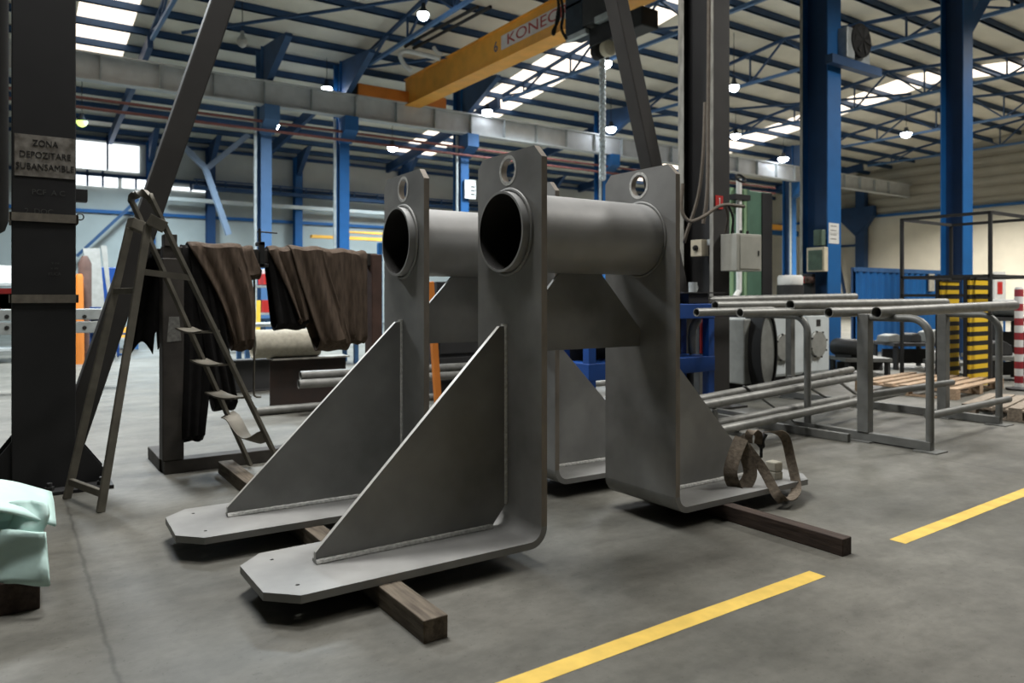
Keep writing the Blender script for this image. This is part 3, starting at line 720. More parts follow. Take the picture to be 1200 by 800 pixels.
# white gearbox machine with two round covers
Yw = 3.75
wm = thing('white_gear_machine', 'white machine housing with two round grey covers behind the pipe rack', 'machine', (7.0, Yw, 0))
def rbox(u0, u1, v0, v1, nm, par, depth=.8):
    a, b = aty(u0, v1, Yw), aty(u1, v0, Yw)
    return MB().box((a.x, Yw, min(a.z, b.z)), (b.x, Yw+depth, b.z)).build(nm, 'white_machine', par, bevel=.05), a, b
zb_ = aty(905, 443, Yw).z
ztop_ = aty(905, 368, Yw).z
def wp(u0, u1, nm): 
    x0, x1 = aty(u0, 400, Yw).x, aty(u1, 400, Yw).x
    return MB().box((x0, Yw, zb_), (x1, Yw+.8, ztop_)).build(nm, 'white_machine', wm, bevel=.05), x0, x1
wp(902, 943, 'housing'); wp(945, 973, 'housing')
for u, v, ru in ((917, 407, 1), (957, 403, 1)):
    c_ = aty(u, v, Yw); 
    cv = MB().lathe([(.205, .0), (.205, -.03), (.19, -.045), (.0001, -.05)], c_, 28, 'Y').build('round_cover', 'cover_grey', wm, smooth=True)
    for i in range(8):
        a = 2*PI*i/8+.3; MB().lathe([(.014, -.03), (.014, -.055)], c_+Vector((.2*math.cos(a), 0, .2*math.sin(a))), 6, 'Y').build('bolt', 'rubber', cv)
x0, x1 = aty(858, 400, Yw).x, aty(905, 400, Yw).x
MB().box((x0, Yw-.2, zb_-.02), (x0+.42, Yw+.6, ztop_-.05)).build('side_box', 'cover_grey', wm, bevel=.02)
cc = aty(893, 412, Yw-.25)
vs, fs = plate2d([circ(0, 0, .55, 48), circ(0, 0, .5, 48)], .3, lambda a, d, q: Vector((cc.x-.05+.38*a*.9, cc.y-.15+q, cc.z+.02+d*.98)))
MB().add(vs, fs).build('belt_guard_rim', 'rubber', wm, smooth=True)
MB().prism(circ(0, 0, .49, 48), lambda a, d, q: (cc.x-.05+.38*a*.9, q, cc.z+.02+d*.98), cc.y-.12, cc.y+.13).build('belt_guard', 'cover_grey', wm)
MB().box((x0, Yw+.05, 0), (aty(973, 400, Yw).x, Yw+.7, zb_)).build('plinth', 'black_paint', wm)
sgn = aty(959, 378, Yw); MB().box((sgn.x-.05, Yw-.006, sgn.z-.05), (sgn.x+.05, Yw, sgn.z+.05)).build('rating_plate', 'rubber', wm)

# green control cabinet with pipes
Yg = Yw+1.6
g0, g1 = aty(877, 300, Yg), aty(894, 300, Yg)
gcab = thing('green_cabinet', 'tall dark green machine cabinet between the dark column and the blue column', 'cabinet', (g0.x, Yg, 0))
zg = aty(880, 223, Yg).z
gx0, gx1 = aty(857, 300, Yg).x, aty(894, 300, Yg).x
MB().box((gx0, Yg, 0), (aty(905, 300, Yg).x, Yg+.5, zg)).build('body', 'green', gcab, bevel=.02)
MB().box((aty(893.5, 300, Yg-.02).x, Yg-.02, .2), (aty(905, 300, Yg-.02).x, Yg, zg-.02)).build('side_panel', 'black_paint', gcab)
for u, m_ in ((858, 'green_light'), (861, 'green'), (873.5, 'green_light'), (876.5, 'green')):
    x = aty(u, 300, Yg-.03).x; MB().box((x-.05, Yg-.045, .2), (x+.03, Yg, zg)).build('rib', m_, gcab)
cdt = thing('white_conduit', 'white vertical conduit in front of the green cabinet, bent inward at its foot', 'pipe', aty(866, 340, Yg-.2))
MB().tube(spline([aty(866, 210, Yg-.2), aty(866, 270, Yg-.2), aty(866, 335, Yg-.2), aty(865, 342, Yg-.2), aty(861, 348, Yg-.2)]), .045, 12).build('tube', 'white', cdt, smooth=True)
MB().tube(arc(aty(868, 209, Yg-.2), .11, 0, 2*PI, 20, (1, 0, 0), (0, .4, .6)), .02, 8).build('ring', 'rubber', cdt)
MB().box(tuple(aty(862, 233, Yg-.27)), tuple(aty(871, 230, Yg-.12)+Vector((0, .0, .0)))).build('clamp', 'rubber', cdt)

# ------------------------------------------------------------------ blue H columns on the right, with equipment
def hcol(u0, um, u1, d, htop, lab, name='column', sx=.02):
    a = P(u1, HY, d); b = P(um, HY, d)
    Y0 = a.y; xl = aty(um, HY, Y0).x; xr2 = aty(u1, HY, Y0).x
    Y1 = atx(u0, HY, xl).y
    t = thing(name, lab, 'column', ((xl+xr2)/2, (Y0+Y1)/2, 0), kind='structure')
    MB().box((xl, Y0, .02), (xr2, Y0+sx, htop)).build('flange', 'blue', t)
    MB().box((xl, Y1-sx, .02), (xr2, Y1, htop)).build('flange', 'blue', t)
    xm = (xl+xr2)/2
    MB().box((xm-.008, Y0+sx, .02), (xm+.008, Y1-sx, htop)).build('web', 'blue_dark', t)  # darker blue than the flanges: shade of the recess put into the colour
    MB().box((xl-.1, Y0-.1, 0), (xr2+.1, Y1+.1, .025)).build('base_plate', 'blue_dark', t)
    return t, xl, xr2, Y0, Y1
c1, x1l, x1r, y1a, y1b = hcol(938, 970, 985.5, 13.5, 9.2, 'bright blue H-section building column with a fan on its bracket')
MB().box((x1l-.012, y1b-.05, .02), (x1l-.001, y1b+.005, 9.2)).build('pale_edge', 'worn_edge', c1)
c2_, x2l, x2r, y2a, y2b = hcol(1102, 1129, 1140, 16.0, 9.2, 'blue H-section building column behind the black cage frame and striped guards')
kn = aty(1140, 20, y2a)
MB().bar(kn+Vector((-.1, .2, -.3)), kn+Vector((1.6, .2, 1.5)), .3, .3).build('knee_brace', 'blue', c2_)
# papers on column
pp = aty(978, 277, y1a-.004)
nt = thing('paper_notice', 'white paper notices taped to the bright blue column, one above the other', 'notice', (pp.x, y1a, pp.z-.3))
for v0, v1 in ((262, 273), (273.5, 285)):
    MB().box((aty(971, v1, y1a).x, y1a-.004, aty(971, v1, y1a).z), (aty(983, v0, y1a).x, y1a-.001, aty(983, v0, y1a).z)).build('sheet', 'paper', nt)
for i in range(4):
    z = aty(977, 265+i*5, y1a).z
    MB().box((aty(973, 270, y1a).x, y1a-.0052, z-.008), (aty(980, 270, y1a).x, y1a-.0042, z+.008)).build('print_line', 'chalk', nt)
# fan on bracket
bz = aty(990, 76, y1a).z; xb0, xb1 = aty(972, 70, y1a-.1).x, aty(1030, 92, y1a-.1).x
fb = thing('industrial_fan', 'grey industrial fan on a blue bracket high on the bright blue column', 'fan', (x1r+.3, y1a, bz))
MB().box((xb0, y1a-.16, bz-.10), (xb1, y1a-.02, bz+.06)).build('bracket', 'truss_blue', fb, bevel=.004)
hx0, hx1 = aty(988, 60, y1a-.1).x, aty(1018, 60, y1a-.1).x
fz = aty(1010, 55, y1a).z
MB().box((hx0, y1a-.18, bz+.06), (hx0+.25, y1a+.25, bz+.62)).build('housing', 'galv', fb, bevel=.02)
fcx = aty(1010, 55, y1a-.2).x
MB().box((hx0+.3, y1a-.1, bz+.06), (hx1+.05, y1a+.25, bz+.62)).build('shroud', 'galv', fb, bevel=.02)
MB().lathe([(.30, -.02), (.31, -.10), (.27, -.12)], (fcx, y1a-.1, fz), 28, 'Y').build('guard_ring', 'rubber', fb, smooth=True)
bl = MB()
for i in range(6):
    a = 2*PI*i/6; bl.add([(fcx+.05*math.cos(a-.3), y1a-.23, fz+.05*math.sin(a-.3)), (fcx+.26*math.cos(a-.25), y1a-.24, fz+.26*math.sin(a-.25)), (fcx+.26*math.cos(a+.25), y1a-.22, fz+.26*math.sin(a+.25)), (fcx+.05*math.cos(a+.3), y1a-.225, fz+.05*math.sin(a+.3))], [(0, 1, 2, 3)])
bl.build('blades', 'dark_steel', fb, solid=.006)
# wall-mounted electrical boxes in the blue column recess
xw = x1l-.03
def sbox(u0, u1, v0, v1, Y, nm, m_, lab, cat):
    a, b = P(u0, v1, 13.6), P(u1, v0, 13.6); c_ = (a+b)/2
    t = thing(nm, lab, cat, (xw-.1, c_.y, a.z))
    a.y, b.y = atx(u0, HY, xw-.12).y, atx(u1, HY, xw-.12).y
    MB().box((xw-.12, b.y, a.z), (xw, a.y, b.z)).build('body', m_, t, bevel=.012)
    MB().box((xw-.13, b.y+.04, a.z+.03), (xw-.118, a.y-.04, b.z-.05)).build('front_cover', 'machine_green', t, bevel=.005)
    return t, a, b
sbox(953, 963, 271, 289, 0, 'switch_box', 'machine_green', 'small grey-green switch box, the upper one in the recess of the bright blue column', 'switch box')
sbox(945, 966, 291, 319, 0, 'distribution_box', 'cream', 'larger cream-edged distribution box below the small switch box on the bright blue column', 'distribution box')
so = thing('socket_panel', 'dark socket panel with round red and pink sockets low on the bright blue column', 'socket panel', P(955, 335, 13.6))
a, b = P(943, 346, 13.6), P(967, 321, 13.6)
MB().box((xw-.1, b.y, a.z), (xw, a.y, b.z)).build('panel', 'black_paint', so, bevel=.01)
for u, m_ in ((947, 'red'), (956, 'rust_plate'), (963, 'rust_plate')):
    c_ = P(u, 328, 13.55); MB().lathe([(.06, 0), (.06, -.08), (.045, -.09)], (xw-.1, c_.y, c_.z), 14, 'X').build('socket', m_, so, smooth=True)
wb_ = thing('white_drum', 'white drum on a dark stand between the green cabinet and the bright blue column', 'drum', P(926, 345, 11))
c_ = P(926, 334, 12.2)
MB().lathe([(.19, c_.z), (.2, c_.z+.03), (.2, c_.z+.13), (.18, c_.z+.16), (.05, c_.z+.165)], (c_.x, c_.y, 0), 24).build('drum', 'white', wb_, smooth=True)
MB().lathe([(.21, .0), (.21, c_.z-.001)], (c_.x, c_.y, 0), 24).build('stand', 'dark_steel', wb_, smooth=True)

# ------------------------------------------------------------------ striped guards, cage, barber pole, pallets, skip
def guard(u0, u1, v0, v1, d, lab):
    a, b = P(u0, v0, d), P(u1, v0, d)
    zt2 = a.z
    t = thing('column_guard', lab, 'guard', ((a.x+b.x)/2, (a.y+b.y)/2, 0))
    yb2 = b.y; x0, x1 = aty(u0, 400, yb2).x, b.x
    MB().box((x0, yb2, 0), (x1, yb2+.04, zt2-.03)).build('striped_panel', 'hazard', t)
    MB().box((x0-.02, yb2+.04, 0), (x1+.02, yb2+.09, zt2-.03)).build('frame', 'rubber', t)
    MB().box((x0-.02, yb2-.01, zt2-.03), (x1+.02, yb2+.09, zt2)).build('top_cap', 'rubber', t)
guard(1104, 1124, 328, 445, 11.6, 'yellow and black striped guard board, the left one')
guard(1137, 1158, 325, 446, 11.3, 'yellow and black striped guard board, the right one by the cage post')
p_ = P(1194, 336, 10.6)
bp_ = thing('striped_pole', 'red and white banded pole at the right edge of the photo', 'pole', (p_.x, p_.y, 0))
MB().lathe([(.055, 0), (.055, p_.z-.03), (.04, p_.z)], (p_.x, p_.y, 0), 16).build('shaft', 'barber', bp_, smooth=True)
MB().lathe([(.16, 0), (.16, .03), (.07, .05)], (p_.x, p_.y, 0), 20).build('base', 'dark_steel', bp_)
# open black cage frames
def cage(uL, uR, vt, vb, d, dep, lab, mids=()):
    b = P(uR, vt, d); a = atx(uL, vt, b.x); a.z = b.z
    t = thing('black_cage_frame', lab, 'frame', ((a.x+b.x)/2, (a.y+b.y)/2, 0))
    n = Vector((dep, 0, 0))
    zt3 = a.z; zm = P(uR, 323, d).z; zm2 = P(uR, 346, d).z
    q = [Vector((a.x, a.y, 0)), Vector((b.x, b.y, 0)), Vector((b.x, b.y, 0))+n, Vector((a.x, a.y, 0))+n]
    for c_ in q: MB().bar(c_, c_+Vector((0, 0, zt3)), .045, .045).build('post', 'dark_steel', t)
    for z in (zt3-.02, zm, zm2):
        for i in range(4):
            if z == zm2 and i != 0: continue
            MB().bar(q[i]+Vector((0, 0, z)), q[(i+1) % 4]+Vector((0, 0, z)), .045, .045).build('rail', 'dark_steel', t)
cage(1057, 1160.5, 247, 350, 10.9, 1.6, 'open black square-tube cage frame above the striped guards')
def pallet(cx, cy, rz, z, w, l, m_, lab):
    t = thing('wooden_pallet', lab, 'pallet', (cx, cy, 0))
    def T(x, y, zz): return Vector((cx+x*math.cos(rz)-y*math.sin(rz), cy+x*math.sin(rz)+y*math.cos(rz), zz))
    def bx(x0, x1, y0, y1, z0, z1, nm, bev=.003):
        k = [T(*c_) for c_ in ((x0,y0,z0),(x1,y0,z0),(x1,y1,z0),(x0,y1,z0),(x0,y0,z1),(x1,y0,z1),(x1,y1,z1),(x0,y1,z1))]
        MB().add(k, [(3,2,1,0),(4,5,6,7),(0,1,5,4),(1,2,6,5),(2,3,7,6),(3,0,4,7)]).build(nm, m_, t, bevel=bev)
    for i in range(7):
        y = -l/2+i*(l-.12)/6; bx(-w/2, w/2, y, y+.12, z+.122, z+.144, 'deck_board')
    for x in (-w/2, -.07, w/2-.14):
        bx(x, x+.14, -l/2, l/2, z+.10, z+.122, 'stringer_board'); bx(x, x+.14, -l/2, l/2, z, z+.022, 'bottom_board')
        for y in (-l/2, -.07, l/2-.14): bx(x, x+.14, y, y+.14, z+.022, z+.10, 'block')
pa = atz(1110, 462, .0)
pallet(pa.x+.35, pa.y+.4, .12, 0, 1.9, 1.3, 'pallet_wood', 'larger pale wooden pallet behind the rack posts')
pb = atz(1165, 488, .0)
pallet(pb.x+.45, pb.y-.15, .2, 0, 1.3, 1.0, 'pallet_grey', 'weathered grey wooden pallet in front of the larger one, at the right edge')
# blue corrugated skip
a = P(1003, 313, 17.5); b = aty(1104, 318, a.y); b.z = a.z
sk = thing('corrugated_screen', 'blue corrugated screen standing before the end wall behind the cage frame', 'screen', ((a.x+b.x)/2, (a.y+b.y)/2, 0))
zt4 = a.z; ex = (b-a); ex.z = 0; Ls = ex.length; ex.normalize(); ny = Vector((-ex.y, ex.x, 0))
m1 = MB(); n = 56
k = []
for i in range(n+1):
    o_ = .035 if (i//2) % 2 else 0
    pnt = Vector((a.x, a.y, 0))+ex*Ls*i/n-ny*o_
    k += [pnt, pnt+Vector((0, 0, zt4-.1))]
m1.add(k, [(2*i, 2*i+2, 2*i+3, 2*i+1) for i in range(n)]).build('corrugated_side', 'blue', sk, solid=.01)
MB().bar(Vector((a.x, a.y, zt4-.05)), Vector((a.x, a.y, zt4-.05))+ex*Ls, .1, .1).build('top_rail', 'shelf_blue', sk)
MB().bar(Vector((a.x, a.y, .0))+ny*.1+Vector((0, 0, zt4/2)), Vector((a.x, a.y, 0))+ny*.1+ex*Ls+Vector((0, 0, zt4/2)), .05, zt4).build('rear_side', 'blue_dark', sk)
gt_ = Vector((a.x, a.y, 0))+ex*Ls*.83-ny*.05; MB().box((gt_.x-.14, gt_.y-.03, zt4-.55), (gt_.x+.14, gt_.y, zt4-.1)).build('patch', 'concrete_block', sk)
# low benches with parts at the right
def bench(u0, u1, vt, d, dep, lab, mtop='rack_grey', mleg='dark_steel'):
    a, b = P(u0, vt, d), P(u1, vt, d)
    t = thing('steel_workbench', lab, 'workbench', ((a.x+b.x)/2, (a.y+b.y)/2, 0))
    e = b-a; e.z = 0; L_ = e.length; e.normalize(); n_ = Vector((-e.y, e.x, 0)); z = a.z; A = Vector((a.x, a.y, 0))
    MB().bar(A+n_*dep/2+Vector((0, 0, z-.03)), A+e*L_+n_*dep/2+Vector((0, 0, z-.03)), dep, .06).build('top', mtop, t)
    for x in (.06, L_-.06):
        for y in (.06, dep-.06): MB().bar(A+e*x+n_*y, A+e*x+n_*y+Vector((0, 0, z-.06)), .07, .07).build('leg', mleg, t)
    MB().bar(A+n_*dep*.5+Vector((0, 0, z*.45)), A+e*L_+n_*dep*.5+Vector((0, 0, z*.45)), .04, z*.55).build('modesty_panel', mleg, t)
    return A, e, n_, z
A, e, n_, z = bench(991, 1046, 420, 12.6, .7, 'low steel workbench with machine parts just right of the bright blue column')
mo = A+e*.16+n_*.3
mt_ = thing('electric_motor', 'dark round electric motor on the low workbench right of the bright blue column', 'motor', (mo.x, mo.y, z))
MB().lathe([(.13, -.25), (.15, -.2), (.15, .2), (.13, .25)], (mo.x, mo.y, z+.17), 20, 'Y').build('casing', 'dark_steel', mt_, smooth=True)
MB().box((mo.x-.12, mo.y-.15, z), (mo.x+.12, mo.y+.15, z+.05)).build('foot', 'dark_steel', mt_)
A, e, n_, z = bench(1048, 1110, 402, 13.5, .9, 'dark steel workbench heaped with parts behind the rack posts', 'dark_steel')
def heap(c, n, lab, m_list, nm, cat, s=.22, spread=.5, e=None):
    for i in range(n):
        t = c+e*(i/(max(1, n-1))-.5)*spread*2
        w, h = s*random.uniform(.6, 1.1), s*random.uniform(.4, .9)
        tag(MB().prism([(-w/2, 0), (w/2, 0), (w*.45, h*.7), (w*.1, h), (-w*.4, h*.8)], lambda a, d_, q: (t.x+a*e.x, t.y+a*e.y+q, t.z+d_), -.12, .12).build(nm, m_list[i % len(m_list)], None, bevel=.02), lab[i], cat)
heap(A+e*.45+n_*.3+Vector((0, 0, z)), 3, ['rough grey casting on the dark workbench, the left one', 'rough grey casting on the dark workbench, the middle one', 'rough grey casting on the dark workbench, nearest the left striped guard'], ['cover_grey', 'dark_steel', 'cover_grey'], 'steel_casting', 'casting', .3, .38, e)
A, e, n_, z = bench(1112, 1142, 425, 12.6, .8, 'brown-fronted low bench between the two striped guards', 'rack_grey', 'rust_plate')
heap(A+e*.2+n_*.3+Vector((0, 0, z)), 1, ['folded pale plastic sheet on the low bench between the striped guards'], ['white'], 'plastic_sheet', 'sheet', .42, .1, e)
A, e, n_, z = bench(1162, 1230, 372, 13.0, .9, 'dark workbench at the right edge behind the red and white pole', 'dark_steel')
c0 = A+e*.35+n_*.3+Vector((0, 0, z+.16))
ro = thing('steel_roller', 'dark grey roller lying on the workbench left of the red and white pole', 'roller', c0)
MB().lathe([(.05, -.3), (.16, -.28), (.16, .25), (.05, .28)], c0, 20, 'Y').build('roller_body', 'cover_grey', ro, smooth=True)
A, e, n_, z = bench(1162, 1230, 418, 11.6, .8, 'low grey bench with a dark casting behind the farther rack leg', 'rack_grey')
heap(A+e*.32+n_*.3+Vector((0, 0, z)), 1, ['dark casting on the low grey bench beside the red and white pole'], ['dark_steel'], 'steel_casting', 'casting', .36, .1, e)
bd = P(1172, 330, 15)
bo = thing('safety_board', 'white safety board with a red square on the right end of the benches', 'sign', (bd.x, bd.y, 0))
MB().box((bd.x-.25, bd.y, 1.0), (bd.x+.25, bd.y+.03, bd.z+.2)).build('board', 'white', bo)
MB().box((bd.x-.12, bd.y-.005, bd.z-.25), (bd.x+.1, bd.y, bd.z)).build('red_square', 'red', bo)
for x in (-.22, .22): MB().box((bd.x+x-.02, bd.y, 0), (bd.x+x+.02, bd.y+.03, 1.0)).build('leg', 'blue', bo)

# ------------------------------------------------------------------ teal foam pack on a wooden block
fx1 = atz(47, 713).x; fy0 = atz(47, 713).y
fo_ = thing('foam_sheet_pack', 'pale teal packing foam draped over a dark wooden block in the bottom left corner', 'foam pack', (fx1-.3, fy0+.2, 0))
d0 = 3.19
zb1 = .14
def fpt(a, s):
    # front apron hanging down from the folded stack
    u = -60+112*a+3*math.sin(s*5+.5)+6*s*(1-s); v = 590+(640-590)*s+4*math.sin(a*6)
    return P(u, v, d0+.012*math.sin(s*6+a*9)+.012*math.sin(a*17-s*4)+.08*(1-s))
MB().grid(fpt, 14, 12).build('front_fold', 'teal_foam', fo_, smooth=True, solid=.02)
def gpt(a, s):
    u = -60+113*a+5*s*a; v = 626+(692-626)*s-9*a*s-5*a*(1-s)+3*math.sin(a*8)
    return P(u, v, d0-.02+.012*math.sin(s*7+a*6)-.05*s)
MB().grid(gpt, 14, 8).build('lower_fold', 'teal_foam', fo_, smooth=True, solid=.015)
def tpt(a, s):
    q = Vector((fx1-.66+.72*a, fy0+.05+.40*s+.03*math.sin(a*3), 0))
    q.z = .462+.03*math.sin(PI*min(1, a*1.1))-.10*max(0, a-.62)**2*5-.055*(1-s)**2+.006*math.sin(s*8+a*4)
    return q
MB().grid(tpt, 18, 10).build('top_sheet', 'teal_foam', fo_, smooth=True, solid=.012)
MB().box((fx1-.6, fy0+.14, zb1), (fx1-.06, fy0+.44, .40)).build('inner_stack', 'teal_foam', fo_, bevel=.04)
wbk = MB().box((fx1-.5, fy0, 0), (fx1, fy0+.45, .135)).build('wooden_block', 'timber_dark', None, bevel=.005)
tag(wbk, 'dark wooden block under the teal packing foam', 'timber')

# ================================================================== the hall
def zroof(Y):
    pts = [(-22, 8.6), (-6, 10.2), (4.4, 9.35), (13, 10.35), (21.5, 9.35), (32.2, 8.12)]
    for (a, za), (b, zb2) in zip(pts, pts[1:]):
        if Y <= b: return za+(zb2-za)*(Y-a)/(b-a)
    return 8.1
ce = thing('ceiling', 'beige sheet roof of the hall with purlins below', 'ceiling', (10, 10, 9), kind='structure')
b = MB(); ys = [-22, -6, 4.4, 13, 21.5, 32.5]
k = []
for y in ys: k += [(-22, y, zroof(y)+.12), (43.5, y, zroof(y)+.12), (-22, y, zroof(y)+.3), (43.5, y, zroof(y)+.3)]
fs = []
for i in range(len(ys)-1):
    q = i*4; fs += [(q, q+1, q+5, q+4), (q+2, q+6, q+7, q+3)]
b.add(k, fs).build('roof_sheet', 'roof_sheet', ce)
y = -8.0
while y < 32:
    z = zroof(y)
    MB().box((-4, y-.035, z-.10), (43.2, y+.035, z+.11)).box((-4, y-.035, z-.10), (43.2, y+.06, z-.085)).build('purlin', 'truss_blue', ce)
    y += 1.42
def truss(X, lab):
    t = thing('roof_truss', lab, 'roof truss', (X, 13, 9), kind='structure')
    for ya, yb in ((21.3, 4.5), (4.3, -8)):
        zb2 = 8.98
        ym = (ya+yb)/2
        MB().box((X-.05, yb, zb2-.05), (X+.05, ya, zb2+.05)).build('bottom_chord', 'chord_blue', t)
        N = 12
        pts = [ya+(yb-ya)*i/N for i in range(N+1)]
        for y0, y1 in zip(pts[::2], pts[2::2]):
            MB().bar((X, y0, zroof(y0)-.17), (X, y1, zroof(y1)-.17), .1, .1).build('top_chord', 'truss_blue', t)
        for i in range(N):
            y0, y1 = pts[i], pts[i+1]
            z0, z1 = (zb2, zroof(y1)-.17) if i % 2 else (zroof(y0)-.17, zb2)
            MB().bar((X, y0, z0), (X, y1, z1), .06, .06).build('web_member', 'truss_blue', t)
            if i % 2: MB().bar((X, y0, zb2), (X, y0, zroof(y0)-.17), .05, .05).build('web_member', 'truss_blue', t)
    MB().bar((X, 21.6, zroof(21.6)-.35), (X, 32, zroof(32)-.3), .16, .4).build('rafter', 'blue_dark', t)
    return t
names = ['left', 'second', 'third', 'fourth', 'fifth', 'sixth', 'seventh']
for i, X in enumerate((1.4, 7.7, 13.9, 19.9, 26.5, 33.1, 39.5)):
    truss(X, 'blue lattice roof truss across the hall, %s from the near left end' % ['first', 'second', 'third', 'fourth', 'fifth', 'sixth', 'seventh'][i])
# roof longitudinal bracing seen over the middle bay
for i, (p, q) in enumerate((((2, 20, 8.9), (7.7, 13, 9.1)), ((7.7, 20, 8.9), (13.9, 12, 9.1)), ((19.9, 20, 8.9), (26.5, 12, 9.1)))):
    tag(MB().tube([p, q], .05, 8).build('trim_%d' % (i+1), 'truss_blue', None), ['diagonal roof bracing tube in the first roof bay', 'diagonal roof bracing tube behind the orange crane', 'diagonal roof bracing tube right of the dark column'][i], 'roof bracing', kind='structure')
# skylights
wn = 0
def window(lo, hi, m_, lab, frame=False, pane='pane'):
    global wn; wn += 1
    t = thing('window_%d' % wn, lab, 'window', ((lo[0]+hi[0])/2, (lo[1]+hi[1])/2, lo[2]), kind='structure')
    MB().box(lo, hi).build(pane, m_, t)
    return t
def skylight(X0, X1, Y0, Y1, lab):
    global wn; wn += 1
    t = thing('window_%d' % wn, lab, 'skylight', ((X0+X1)/2, (Y0+Y1)/2, 9), kind='structure')
    k = []; n = 40
    for i in range(n+1):
        y = Y0+(Y1-Y0)*i/n
        k += [(X0, y, zroof(y)+.118), (X1, y, zroof(y)+.118)]
    MB().add(k, [(2*i, 2*i+1, 2*i+3, 2*i+2) for i in range(n)]).build('pane', 'skylight', t)
skylight(-.5, .95, 17.6, 26.5, 'bright roof skylight strip at upper left beside the black box column')
skylight(13.6, 15.6, 9, 31, 'bright roof skylight strip behind the orange crane girder')
skylight(28.6, 30.6, 6.5, 31, 'bright roof skylight strip at upper right behind the blue columns')
# back wall, end wall
bw = thing('wall_back', 'pale panelled long back wall of the hall', 'wall', (10, 32, 0), kind='structure')
MB().box((-14, 32, 0), (43.5, 32.3, 8.2)).build('panel', 'wall_white', bw)
for z, m_ in ((4.85, 'blue'), (6.35, 'blue_dark'), (7.85, 'blue_dark')):
    MB().box((-6, 31.9, z-.07), (43, 31.998, z+.07)).build('girt', m_, bw)
ew = thing('wall_right', 'pale end wall of the hall with a ribbed upper half', 'wall', (43, 10, 0), kind='structure')
MB().box((43.2, -22, 0), (43.5, 32.3, 6.4)).build('panel', 'end_wall', ew)
rb = MB(); k = []; n = 30
for i in range(n+1):
    z = 6.4+4.2*i/n; o_ = 0 if (i % 4) in (0, 1) else .10
    k += [(43.05-o_, -22, z), (43.05-o_, 25.2, z)]
rb.add(k, [(2*i, 2*i+1, 2*i+3, 2*i+2) for i in range(n)]).build('ribbed_sheet', 'ribbed', ew)
MB().box((43.2, 25.2, 6.4), (43.5, 32.3, 9.6)).build('upper_panel', 'end_wall', ew)
MB().box((42.85, -22, 6.3), (43.05, 32, 6.45)).build('girt', 'blue', ew)
# windows in the back wall
def bwin(u0, u1, v0, v1, lab, mull=1):
    a, b = aty(u0, v1, 31.96), aty(u1, v0, 31.96)
    t = window((a.x, 31.94, min(a.z, b.z)), (b.x, 31.96, max(a.z, aty(u0, v0, 31.96).z)), 'window_glow', lab)
    for i in range(1, mull+1):
        x = a.x+(b.x-a.x)*i/(mull+1); MB().box((x-.04, 31.90, a.z), (x+.04, 31.955, b.z+.05)).build('mullion', 'blue_dark', t)
bwin(87, 163, 164, 196, 'upper bright window high in the back wall right of the black box column')
bwin(84, 138, 203, 216, 'lower bright strip window in the back wall right of the black box column', 2)
bwin(143, 175, 209, 220, 'short bright strip window beside the slanting dark brace', 1)
bwin(196, 250, 218, 222, 'thin bright strip window low under the roof pipes, left of the wall column', 1)
# wall columns
for i, (u, w, lab) in enumerate(((176, .3, 'blue wall column just right of the bright windows'), (246, .35, 'blue wall column above the brown slings'), (348, .35, 'blue wall column between two free-standing hall columns'), (470, .3, 'blue wall column behind the farther frame top'), (640, .3, 'blue wall column behind the nearer frame top'))):
    x = aty(u, 250, 31.8).x
    t = thing('column', lab, 'column', (x, 31.7, 0), kind='structure')
    MB().box((x-w/2, 31.5, 0), (x+w/2, 31.52, 7.9)).box((x-w/2, 31.86, 0), (x+w/2, 31.88, 7.9)).box((x-.01, 31.52, 0), (x+.01, 31.86, 7.9)).build('shaft', 'blue_dark' if i % 2 else 'blue', t)
    MB().prism([(31.5, 7.0), (30.0, 8.15), (31.5, 8.0)], lambda a, d, q: (q, a, d), x-.1, x+.1).build('haunch', 'blue_dark', t)
# middle row of columns with brackets and runway
RYc = 21.3
def rowcol(u, lab, m_='blue', w=.34):
    x = aty(u, 250, RYc).x
    t = thing('column', lab, 'column', (x, RYc, 0), kind='structure')
    zt5 = zroof(RYc)-.1
    MB().box((x-w/2, RYc-.3, 0), (x+w/2, RYc-.27, zt5)).build('flange', m_, t)
    MB().box((x-w/2, RYc+.27, 0), (x+w/2, RYc+.3, zt5)).build('flange', m_, t)
    MB().box((x-.02, RYc-.27, 0), (x+.02, RYc+.27, zt5)).build('web', 'blue_dark', t)  # web's darker blue carries the shade between the flanges
    MB().prism([(RYc-.3, 6.5), (RYc-.9, 6.85), (RYc-.9, 7.32), (RYc-.3, 7.32)], lambda a, d, q: (q, a, d), x-w/2-.05, x+w/2+.08).build('bracket', m_, t)
    MB().box((x-w/2-.22, RYc-.35, 0), (x-w/2-.14, RYc-.28, 7.3)).build('downpipe', 'galv', t)
    MB().prism([(RYc-.3, zt5-1.3), (RYc-2.6, 8.95), (RYc-2.6, 9.05), (RYc-.3, zt5)], lambda a, d, q: (q, a, d), x-.1, x+.1).build('haunch', 'truss_blue', t)
rowcol(309, 'grey-blue free-standing hall column left of the screw clamp', 'chord_blue')
rowcol(400, 'blue free-standing hall column above the right bunch of slings')
rowcol(540, 'blue free-standing hall column between the tops of the two frames')
rowcol(705, 'blue free-standing hall column behind the hoist chain')
rowcol(925, 'blue free-standing hall column just left of the bright blue column')
rw = thing('crane_runway', 'pale grey crane runway beam along the hall below the orange end carriage', 'runway beam', (10, RYc-.6, 7.35), kind='structure')
MB().box((-4, RYc-.62, 7.35), (43, RYc-.60, 8.05)).build('web', 'grey_paint', rw)
MB().box((-4, RYc-.78, 8.05), (43, RYc-.44, 8.09)).build('top_flange', 'grey_paint', rw)
MB().box((-4, RYc-.78, 7.31), (43, RYc-.44, 7.35)).build('bottom_flange', 'grey_paint', rw)
i = 0
x = -3
